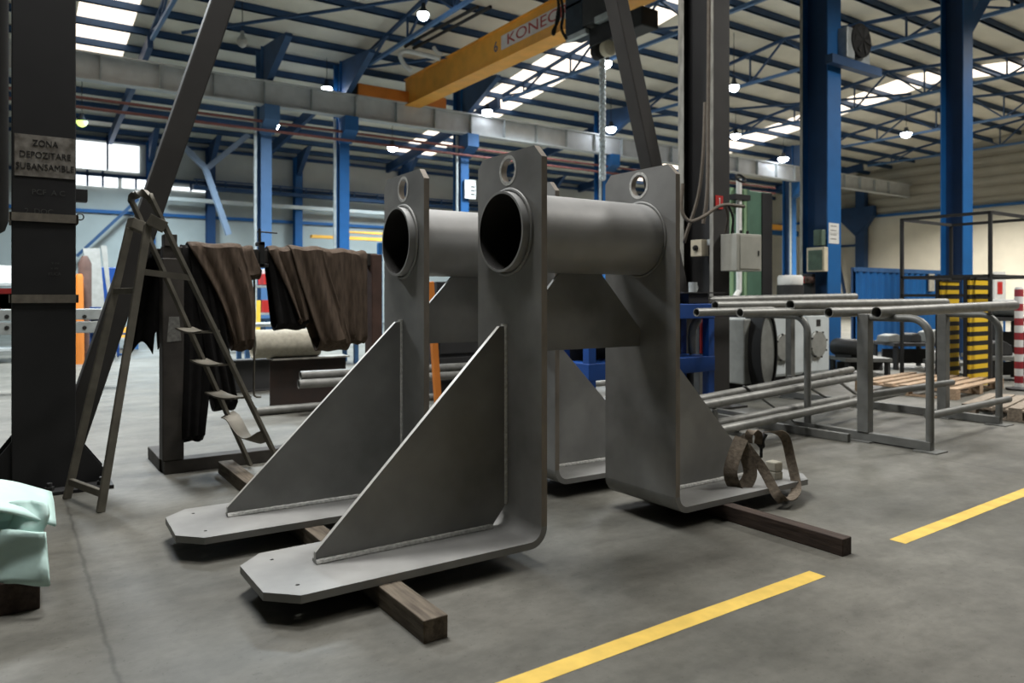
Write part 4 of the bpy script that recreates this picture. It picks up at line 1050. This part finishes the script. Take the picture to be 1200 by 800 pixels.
while x < 42:
    MB().box((x-.012, RYc-.77, 7.35), (x+.012, RYc-.62, 8.05)).build('stiffener', 'galv', rw); x += 1.5
for z, m_, lab in ((6.82, 'red_pipe', 'dull red service pipe along the hall columns, the upper one'), (6.55, 'red_pipe', 'dull red service pipe along the hall columns, the lower one')):
    tag(MB().tube([(-3, RYc-.5-.12, z), (30, RYc-.5-.12, z)], .045, 8).build('service_pipe', m_, None), lab, 'pipe')
# wall tray and brace tubes on the back wall
ct = MB().box((3.4, 31.3, 5.42), (18, 31.5, 5.58)); tag(ct.build('cable_tray', 'white', None), 'white cable tray running along the back wall above the slings', 'cable tray')
ct = MB().box((4.5, 31.2, 5.98), (24, 31.6, 6.14)); 
for xx in [4.6+1.2*i for i in range(16)]: ct.box((xx, 31.2, 6.14), (xx+.05, 31.25, 6.36))
ct.box((4.5, 31.2, 6.36), (24, 31.25, 6.42)); tag(ct.build('crane_rail', 'truss_blue', None), 'blue-grey ladder-like rail low on the back wall', 'rail')
br = [(aty(90, 300, 31.4), aty(162, 233, 31.4), .12, 'truss_blue', 'dark blue diagonal wall brace beyond the stepladder top'), (aty(206, 163, 29.5), aty(241, 197, 29.5), .22, 'pale_brace', 'pale diagonal brace meeting its mirror above the brown slings, left one'), (aty(291, 158, 29.5), aty(243, 197, 29.5), .22, 'pale_brace', 'pale diagonal brace meeting its mirror above the brown slings, right one'), (aty(240, 195, 29.4), aty(268, 275, 29.4), .22, 'pale_brace', 'pale steep brace descending to the brown slings')]
for p, q, w_, m_, lab in br:
    tag(MB().bar(p, q, w_, w_).build('wall_brace', m_, None), lab, 'brace')

# ------------------------------------------------------------------ overhead crane
XG = aty(468, 110, RYc-.6).x+.5
cr = thing('overhead_crane', 'orange overhead travelling crane girder with maker lettering under the roof', 'crane', (XG, 14, 8))
gz0, gz1 = 8.05, 8.92
MB().box((XG-.24, 4.0, gz0), (XG+.24, RYc-.55, gz1)).box((XG-.3, 4.0, gz1), (XG+.3, RYc-.55, gz1+.03)).box((XG-.3, 4.0, gz0-.03), (XG+.3, RYc-.55, gz0)).build('girder', 'orange', cr)
e0, e1 = aty(417, 115, RYc-.6).x, aty(520, 130, RYc-.6).x
MB().box((e0, RYc-.8, 8.1), (e1, RYc-.4, 8.48)).build('end_carriage', 'orange_dark', cr, bevel=.02)
MB().box((e0-.12, RYc-.75, 8.15), (e0-.02, RYc-.45, 8.45)).build('buffer', 'rubber', cr)
p0 = atx(566, 35, XG-.25).y; p1 = atx(700, 0, XG-.25).y
ybk0 = atx(593, 45, XG-.25).y; ybk1 = atx(720, -20, XG-.25).y
xs = XG-.246
bd_ = MB().box((xs-.004, ybk1, gz0+.26), (xs, ybk0+.25, gz0+.66)).build('name_band', 'band', cr)
Lw = (ybk0-ybk1)
tx = text('KONECRANES', .42, 'kone_red', cr, (xs-.006, (ybk0+ybk1)/2, gz0+.46), R_LEFT, sx=Lw/2.75)
text('6', .42, 'shelf_blue', cr, (xs-.006, atx(581, 62, XG-.25).y, gz0+.42), R_LEFT)
# trolley and hoist
yh = atx(690, 20, XG).y
ho = thing('crane_hoist', 'dark blue-grey hoist trolley hanging on the orange crane girder', 'hoist', (XG, yh, 7.4))
def hb(u0, u1, v0, v1, X0, X1, m_, nm, bev=.03):
    ya_, yb_ = atx(u0, v1, X0).y, atx(u1, v0, X0).y; um_ = (u0+u1)/2
    MB().box((X0, yb_, atx(um_, v1, X0).z), (X1, ya_, atx(um_, v0, X0).z)).build(nm, m_, ho, bevel=bev)
Xh = XG-.9
hb(662, 683, 2, 42, Xh, Xh+.5, 'hoist_dark', 'gear_case')
hb(682, 712, -12, 25, Xh, Xh+.5, 'dark_steel', 'motor_case')
hb(690, 752, 20, 42, Xh+.1, Xh+.6, 'black_paint', 'drum_housing')
hb(662, 745, -30, -8, Xh, Xh+.6, 'hoist_dark', 'trolley_frame')
hb(663, 686, 38, 44, Xh-.02, Xh+.1, 'galv', 'guide_bar', .01)
hb(696, 712, 16, 24, Xh-.05, Xh+.1, 'galv', 'motor_cover', .02)
for u, v, m_ in ((701, 61, 'rubber'), (712, 57, 'cream')):
    c_ = atx(u, v, Xh+.05); MB().lathe([(.10, -.12), (.17, -.08), (.17, .08), (.10, .12)], c_, 20, 'Y').build('sheave', m_, ho, smooth=True)
ch = thing('hoist_chain', 'pale hanging hoist chain below the crane trolley', 'chain', atx(706, 195, Xh+.6))
c0, c1_ = atx(706, 66, Xh+.6), atx(706, 210, Xh+.6)
n = 46; lk = MB()
for i in range(n):
    z = c0.z+(Vector((c0.x, c0.y, c1_.z)).z-c0.z)*(i+.5)/n; hgt = abs(c0.z-c1_.z)/n
    ax = (1, 0, 0) if i % 2 else (0, 1, 0)
    pts = []
    for k_ in range(13):
        th = 2*PI*k_/12; pts.append(Vector((c0.x, c0.y, z))+Vector(ax)*.075*math.cos(th)+Vector((0, 0, 1))*hgt*.72*math.sin(th))
    lk.tube(pts, .028, 6, cap=False)
lk.build('chain_links', 'chrome', ch, smooth=True)
fe_ = thing('crane_power_loop', 'white bent power conductor and grey festoon bars left above the orange girder', 'conductor', (XG-1, 19, 9))
dd = 23.5
MB().tube(spline([P(482, 83, dd), P(474, 76, dd), P(469, 66, dd), P(471, 61, dd), P(478, 60, dd), P(492, 63, dd), P(516, 69, dd)]), .075, 10).build('white_loop', 'white', fe_, smooth=True)
MB().tube(spline([P(474, 55, dd), P(500, 40, dd), P(560, 8, dd-3)]), .05, 8).build('upper_bar', 'dark_steel', fe_)
MB().tube(spline([P(484, 57, dd), P(510, 43, dd), P(575, 8, dd-3)]), .05, 8).build('lower_bar', 'dark_steel', fe_)
MB().tube(spline([P(508, 55, dd), P(512, 61, dd), P(518, 64, dd)]), .06, 8).build('white_elbow', 'white', fe_)
for i, (us, vs_) in enumerate((((653, 655, 648, 650, 655), (-10, 20, 36, 38, 5)), ((656, 660, 658, 664), (-10, 15, 33, 46)))):
    cable([P(u, v, 15.5) for u, v in zip(us, vs_)], .03, ['black festoon cable loop left of the hoist trolley', 'black festoon cable running down to the hoist trolley edge'][i], 'rubber', 'festoon_cable')
# distant orange crane beam low at the back wall and other far bits
for u0, u1, v0, v1, lab in ((366, 450, 277, 280.5, 'long thin orange beam low at the back wall just above the right slings'), (408, 450, 270.5, 272.5, 'short thin orange rail over the long orange beam, beside the farther frame')):
    tag(MB().box((aty(u0, 275, 29).x, 29, aty(410, v1, 29).z), (aty(u1, 275, 29).x, 29.3, aty(410, v0, 29).z)).build('orange_beam', 'orange', None), lab, 'beam')
tag(MB().box((aty(902, 265, 26).x, 26, aty(910, 269, 26).z), (aty(918, 265, 26).x, 26.3, aty(910, 263, 26).z)).build('orange_beam', 'orange', None), 'small orange beam seen between the green cabinet and the blue columns', 'beam')
tag(MB().box((aty(902, 272, 27).x, 27, aty(910, 275, 27).z), (aty(936, 272, 27).x, 27.3, aty(910, 269, 27).z)).build('blue_beam', 'blue', None), 'short blue beam below the small orange one', 'beam')
tag(MB().box((aty(446, 340, 7.5).x-.035, 7.5, 0), (aty(446, 340, 7.5).x+.035, 7.57, aty(446, 284, 7.5).z)).build('blue_post', 'blue', None, bevel=.01), 'slim bright blue post right behind the rusty trestle post', 'post')
sg = aty(552, 222, RYc-.4)
sgn_ = thing('white_switch_panel', 'white panel with black bars on the hall column between the frame tops', 'sign', sg)
MB().box((sg.x-.28, RYc-.42, sg.z-.35), (sg.x+.2, RYc-.36, sg.z+.35)).build('panel', 'white', sgn_)
for i in range(3): MB().box((sg.x-.02, RYc-.43, sg.z-.2+i*.14), (sg.x+.15, RYc-.42, sg.z-.16+i*.14)).build('bar_mark', 'ink', sgn_)
# end wall column with bracket
xq = 42.7; ye = atx(1010, 250, xq).y
t = thing('column', 'blue end-wall column carrying the runway, left of the ribbed sheet', 'column', (xq, ye, 0), kind='structure')
MB().box((xq-.25, ye-.3, 0), (xq+.2, ye+.3, 8.8)).build('shaft', 'blue_dark', t)
MB().prism([(ye+.3, 5.2), (ye+1.5, 6.4), (ye+1.5, 7.0), (ye-.9, 7.0), (ye-.9, 6.4), (ye-.3, 5.6)], lambda a, d, q: (q, a, d), xq-.3, xq+.1).build('bracket', 'blue_dark', t)
MB().bar((xq-.1, ye+.2, 4.6), (xq-.1, ye+2.8, 4.6), .12, .15).build('strut', 'blue_dark', t)
MB().bar((xq-.1, ye+1.7, 4.6), (xq-.1, ye+.9, .5), .12, .15).build('strut', 'blue_dark', t)

# ------------------------------------------------------------------ things along the back left
def rackbox(u0, u1, v0, v1, Y, m_, nm, lab, cat, dep=.5, bev=.02):
    a, b_ = aty(u0, v1, Y), aty(u1, v0, Y)
    return tag(MB().box((a.x, Y, a.z), (b_.x, Y+dep, b_.z)).build(nm, m_, None, bevel=bev), lab, cat)
# guard rail beam (perforated) left
gr = thing('guard_rail', 'pale perforated steel barrier beam behind the black box column', 'barrier', (-.6, 9, 0))
Yr = 9.5
a, b_ = aty(-10, 391, Yr), aty(122, 363, Yr)
for v0, v1 in ((362, 375), (377, 391)):
    MB().box((a.x, Yr, aty(60, v1, Yr).z), (aty(130, 370, Yr).x, Yr+.08, aty(60, v0, Yr).z)).build('beam', 'galv', gr, bevel=.01)
for u in (8, 99):
    for v in (371, 384): MB().lathe([(.03, 0), (.03, -.012)], aty(u, v, Yr), 12, 'Y').build('hole_plug', 'ink', gr)
for u in (30, 112): 
    x = aty(u, 400, Yr+.1).x; MB().box((x-.07, Yr+.08, 0), (x+.07, Yr+.2, aty(60, 360, Yr).z)).build('post', 'machine_blue', gr)
# leaning sheets
for u0, u1, v0, Y, m_, lab in ((97, 117, 291, 15.0, 'cover_grey', 'tall grey metal sheet leaning beside the black box column'), (118, 125, 288, 14.8, 'cover_grey', 'narrow pale sheet leaning right of the tall grey one')):
    a, b_ = aty(u0, v0, Y), aty(u1, v0, Y)
    tag(MB().add([Vector((a.x, Y, a.z)), Vector((b_.x, Y, b_.z)), Vector((b_.x+.12, Y-.5, 0)), Vector((a.x+.25, Y-.5, 0))], [(0, 1, 2, 3)]).build('metal_sheet', m_, None, solid=.05), lab, 'sheet')
tag(MB().lathe([(.09, 0), (.07, 1.72), (.05, 1.78)], (aty(93, 340, 14).x, 14, 0), 12).build('gas_cylinder', 'orange_dark', None, smooth=True), 'orange gas cylinder standing at the edge of the black box column', 'gas cylinder')
tag(MB().lathe([(.12, 0), (.12, 2.0), (.05, 2.15)], (aty(99.5, 340, 14.2).x, 14.2, 0), 12).build('gas_cylinder', 'rust_plate', None, smooth=True), 'dark gas cylinder right of the orange one', 'gas cylinder')
tag(MB().box((aty(112, 340, 15.6).x, 15.6, 0), (aty(140, 340, 15.6).x, 16.4, aty(120, 313, 15.6).z)).build('blue_locker', 'machine_blue', None, bevel=.02), 'blue locker behind the leaning grey sheets', 'locker')
# shelving at far back: uprights, shelves and boxes (seen through gaps)
def shelf(u0, u1, vt, Y, lab, boxes):
    a, b_ = aty(u0, vt, Y), aty(u1, vt, Y)
    t = thing('storage_shelf', lab, 'shelf', ((a.x+b_.x)/2, Y, 0))
    for x in (a.x, b_.x):
        for y in (Y, Y+.7): MB().box((x-.04, y-.04, 0), (x+.04, y+.04, a.z)).build('upright', 'shelf_blue', t)
    for i, z in enumerate((.3, .95, 1.6)):
        if z < a.z: MB().box((a.x, Y-.04, z-.05), (b_.x, Y+.74, z)).build('shelf_board', 'galv', t)
    for u, z, w, h, m_, lb, nm, cat in boxes:
        x = aty(u, 350, Y).x
        tag(MB().box((x-w/2, Y+.05, z), (x+w/2, Y+.55, z+h)).build(nm, m_, None, bevel=.01), lb, cat)
shelf(292, 332, 300, 15, 'blue storage shelf seen in the gap between the two bunches of slings', [
    (314, 1.62, .16, .26, 'red', 'red container on the top shelf in the gap between the slings', 'red_container', 'container'),
    (318, 1.6, .2, .4, 'white', 'white container beside the red one on the top shelf', 'white_container', 'container'),
    (312.5, .95, .17, .30, 'red', 'red canister on the middle shelf between the slings', 'red_canister', 'canister'),
    (322, .3, .4, .5, 'shelf_blue', 'blue crate on the lowest shelf between the slings', 'blue_crate', 'crate')])
shelf(-8, 20, 310, 15, 'storage shelf with red and white goods at the extreme left edge', [
    (2, .95, .4, .55, 'red', 'red box on the shelf at the extreme left edge', 'red_box', 'box'),
    (8, 1.6, .4, .35, 'white', 'white box on the shelf at the extreme left edge', 'white_box', 'box'),
    (9, .95, .3, .45, 'rust_plate', 'brown box beside the red one at the extreme left edge', 'brown_box', 'box')])
shelf(128, 160, 330, 18, 'storage shelf glimpsed behind the ladder legs', [
    (137, .3, .7, .25, 'orange', 'orange bin on the low shelf behind the ladder legs', 'orange_bin', 'bin'),
    (141, .95, .5, .4, 'shelf_blue', 'blue bin on the middle shelf behind the ladder legs', 'blue_bin', 'bin')])
tag(MB().bar(aty(303, 352, 14), Vector((aty(299, 380, 14).x, 13.8, .02)), .09, .04).build('yellow_bar', 'yellow', None), 'yellow bar leaning in the gap between the slings', 'bar')
tb_ = thing('steel_worktable', 'long pale steel table behind the large grey pipe and slings', 'table', (aty(330, 380, 11).x, 11, 0))
x0, x1 = aty(285, 380, 11).x, aty(425, 380, 11).x; zt6 = aty(320, 379, 11).z
MB().box((x0, 11, zt6-.06), (x1, 11.8, zt6)).build('top', 'galv', tb_)
for x in (x0+.1, x1-.1):
    for y in (11.1, 11.7): MB().box((x-.04, y-.04, 0), (x+.04, y+.04, zt6-.06)).build('leg', 'shelf_blue', tb_)
# floor barrier frame
fz_ = thing('low_steel_frame', 'low light steel frame on the bright floor behind the ladder legs', 'frame', atz(135, 417))
a, b_ = atz(122, 418), atz(150, 417)
for z in (.04, .5): MB().bar(a+Vector((0, 0, z)), b_+Vector((0, 0, z)), .05, .05).build('rail', 'shelf_blue', fz_)
for s_ in (0, .5, 1): MB().bar(a.lerp(b_, s_), a.lerp(b_, s_)+Vector((0, 0, .5)), .05, .05).build('upright', 'shelf_blue', fz_)
# dark tank hanging at extreme left
tkx = P(-6, 230, 4.4)
tk = thing('dark_tank', 'dark rounded vessel hanging at the extreme left edge beside the black box column', 'vessel', (tkx.x, tkx.y, tkx.z-.2))
zc_ = P(-6, 274, 4.4).z
MB().lathe([(.02, zc_), (.05, zc_+.02), (.068, zc_+.08), (.07, 9.3)], (tkx.x, tkx.y, 0), 20).build('shell', 'dark_steel', tk, smooth=True)

# ------------------------------------------------------------------ roof lamps
LMP = [(383, 104, 8.3, 'lens', 'bright roof lamp over the runway above the left hall column'), (321, 147, 7.6, 'lens', 'bright lamp below the runway beside the grey-blue column'),
       (571, 131, 8.2, 'lens', 'bright roof lamp hanging right of the orange end carriage'), (460, 173, 7.5, 'lens', 'bright lamp in the far bay above the farther frame'),
       (496, 17, 8.7, 'lens', 'bright roof lamp at top between the left brace and the crane'), (711, 74, 8.7, 'lens', 'bright roof lamp right beside the hoist chain'),
       (860, 102, 8.4, 'lens', 'bright roof lamp right of the dark column, upper one'), (862, 159, 8.4, 'lens', 'roof lamp right of the dark column, lower one'),
       (918, 186, 8.2, 'lens', 'bright roof lamp just left of the bright blue column'), (1062, 157, 8.7, 'lens', 'bright roof lamp between the two blue columns at right'),
       (716, 151, 8.2, 'lens', 'roof lamp right of the chain above the nearer frame'), (750, 178, 8.0, 'lens', 'small far roof lamp left of the right brace foot'),
       (96, 143, 7.3, 'lens_green', 'greenish lamp at the right side of the black box column'), (284, 49, 8.5, 'lens_off', 'unlit pale dome lamp right of the left brace')]
proto = None
for i, (u, v, z, lm, lab) in enumerate(LMP):
    d = F*(z-CAM.z)/(HY-v); p = P(u, v, d); s = .15*max(.9, d/24)
    t = thing('roof_lamp', lab, 'lamp', p, group='high-bay roof lamps')
    MB().lathe([(s*1.1, .03), (s*1.05, .07), (s*.5, .16), (s*.35, .3)], p, 20).build('housing', 'hoist_dark' if lm != 'lens_off' else 'galv', t, smooth=True)
    MB().lathe([(s*.3, -.16), (s*.75, -.12), (s*1.05, -.04), (s*1.08, .03)], p, 20).build('lens', lm, t, smooth=True)
    MB().tube([p+Vector((0, 0, .36)), Vector((p.x, p.y, max(p.z+.5, zroof(p.y)-.05)))], .012, 6).build('hanger', 'dark_steel', t)
GRP = {'steel_support_frame': 'welded steel support frames', 'timber_bearer': 'timbers under the frames', 'textile_sling': 'slings hanging on the trestle', 'steel_pipe': 'grey pipes stored on the rack',
       'pipe_rack': 'bent tube rack frames', 'flat_bar': 'flat bars among the low pipes', 'power_cable': 'cables on the dark column', 'column_guard': 'striped guard boards', 'black_cage_frame': 'black cage frames',
       'wooden_pallet': 'pallets at the right', 'steel_workbench': 'benches at the right', 'column': 'blue hall columns', 'roof_truss': 'roof trusses', 'diagonal_brace': 'slanting braces', 'gantry_column': 'black gantry columns',
       'webbing_band': 'webbing bands round the black column', 'steel_beam': 'short steel beams behind the trestle', 'service_pipe': 'red service pipes', 'wall_brace': 'back wall braces', 'storage_shelf': 'storage shelves at the back',
       'gas_cylinder': 'gas cylinders at the back', 'metal_sheet': 'leaning sheets at the back', 'festoon_cable': 'festoon cables of the crane', 'orange_post': 'orange slanting posts', 'steel_casting': 'castings on the benches', 'steel_channel': 'channels on the floor'}
for o in list(SC.objects):
    k_ = o.name.split('.')[0]
    if o.parent is None and k_ in GRP and 'group' not in o.keys(): o['group'] = GRP[k_]
# ------------------------------------------------------------------ light
def area(name, loc, size, power, col=(1, 1, 1), rot=(0, 0, 0), sy=None):
    l = bpy.data.lights.new(name, 'AREA'); l.energy = power; l.color = col; l.size = size
    if sy: l.shape = 'RECTANGLE'; l.size_y = sy
    o = bpy.data.objects.new(name, l); COL.objects.link(o); o.location = loc; o.rotation_euler = rot
    return o
for loc, sz, pw, c_ in (
    ((.1, 3.2, 9.0), 2.0, 660, (1, .985, .96)), ((4.2, -3.6, 9.0), 1.3, 90, (1, .96, .9)), ((-1.4, .8, 9.1), 1.3, 230, (1, .985, .96)),
    ((11, -1.5, 9), 1.6, 1100, (1, .97, .92)), ((19, 1, 9), 1.6, 1100, (1, .97, .92)),
    ((13, 11.5, 8.7), 2, 900, (.92, .97, 1)), ((-2, 12, 8.6), 2, 1900, (.9, .96, 1)), ((17, 9, 8.8), 2, 1000, (1, .97, .92)),
    ((5, 15, 8.7), 2, 1600, (.8, .92, 1)), ((14, 17, 8.8), 2, 1500, (.8, .92, 1)), ((26, 12, 8.8), 2, 2000, (1, .96, .9)),
    ((35, 14, 8.8), 2, 3600, (1, .96, .88)), ((2, 26.5, 8.0), 2, 1300, (.66, .87, 1)), ((13, 26.5, 8.0), 2, 1400, (.66, .87, 1)), ((28, 27, 8.0), 2, 1800, (.82, .94, 1))):
    area('bay_lamp', loc, sz, pw, c_).data.spread = math.radians(140)
w = bpy.data.worlds.new('world'); SC.world = w; w.use_nodes = True
w.node_tree.nodes['Background'].inputs[0].default_value = (.62, .68, .75, 1)
w.node_tree.nodes['Background'].inputs[1].default_value = .04
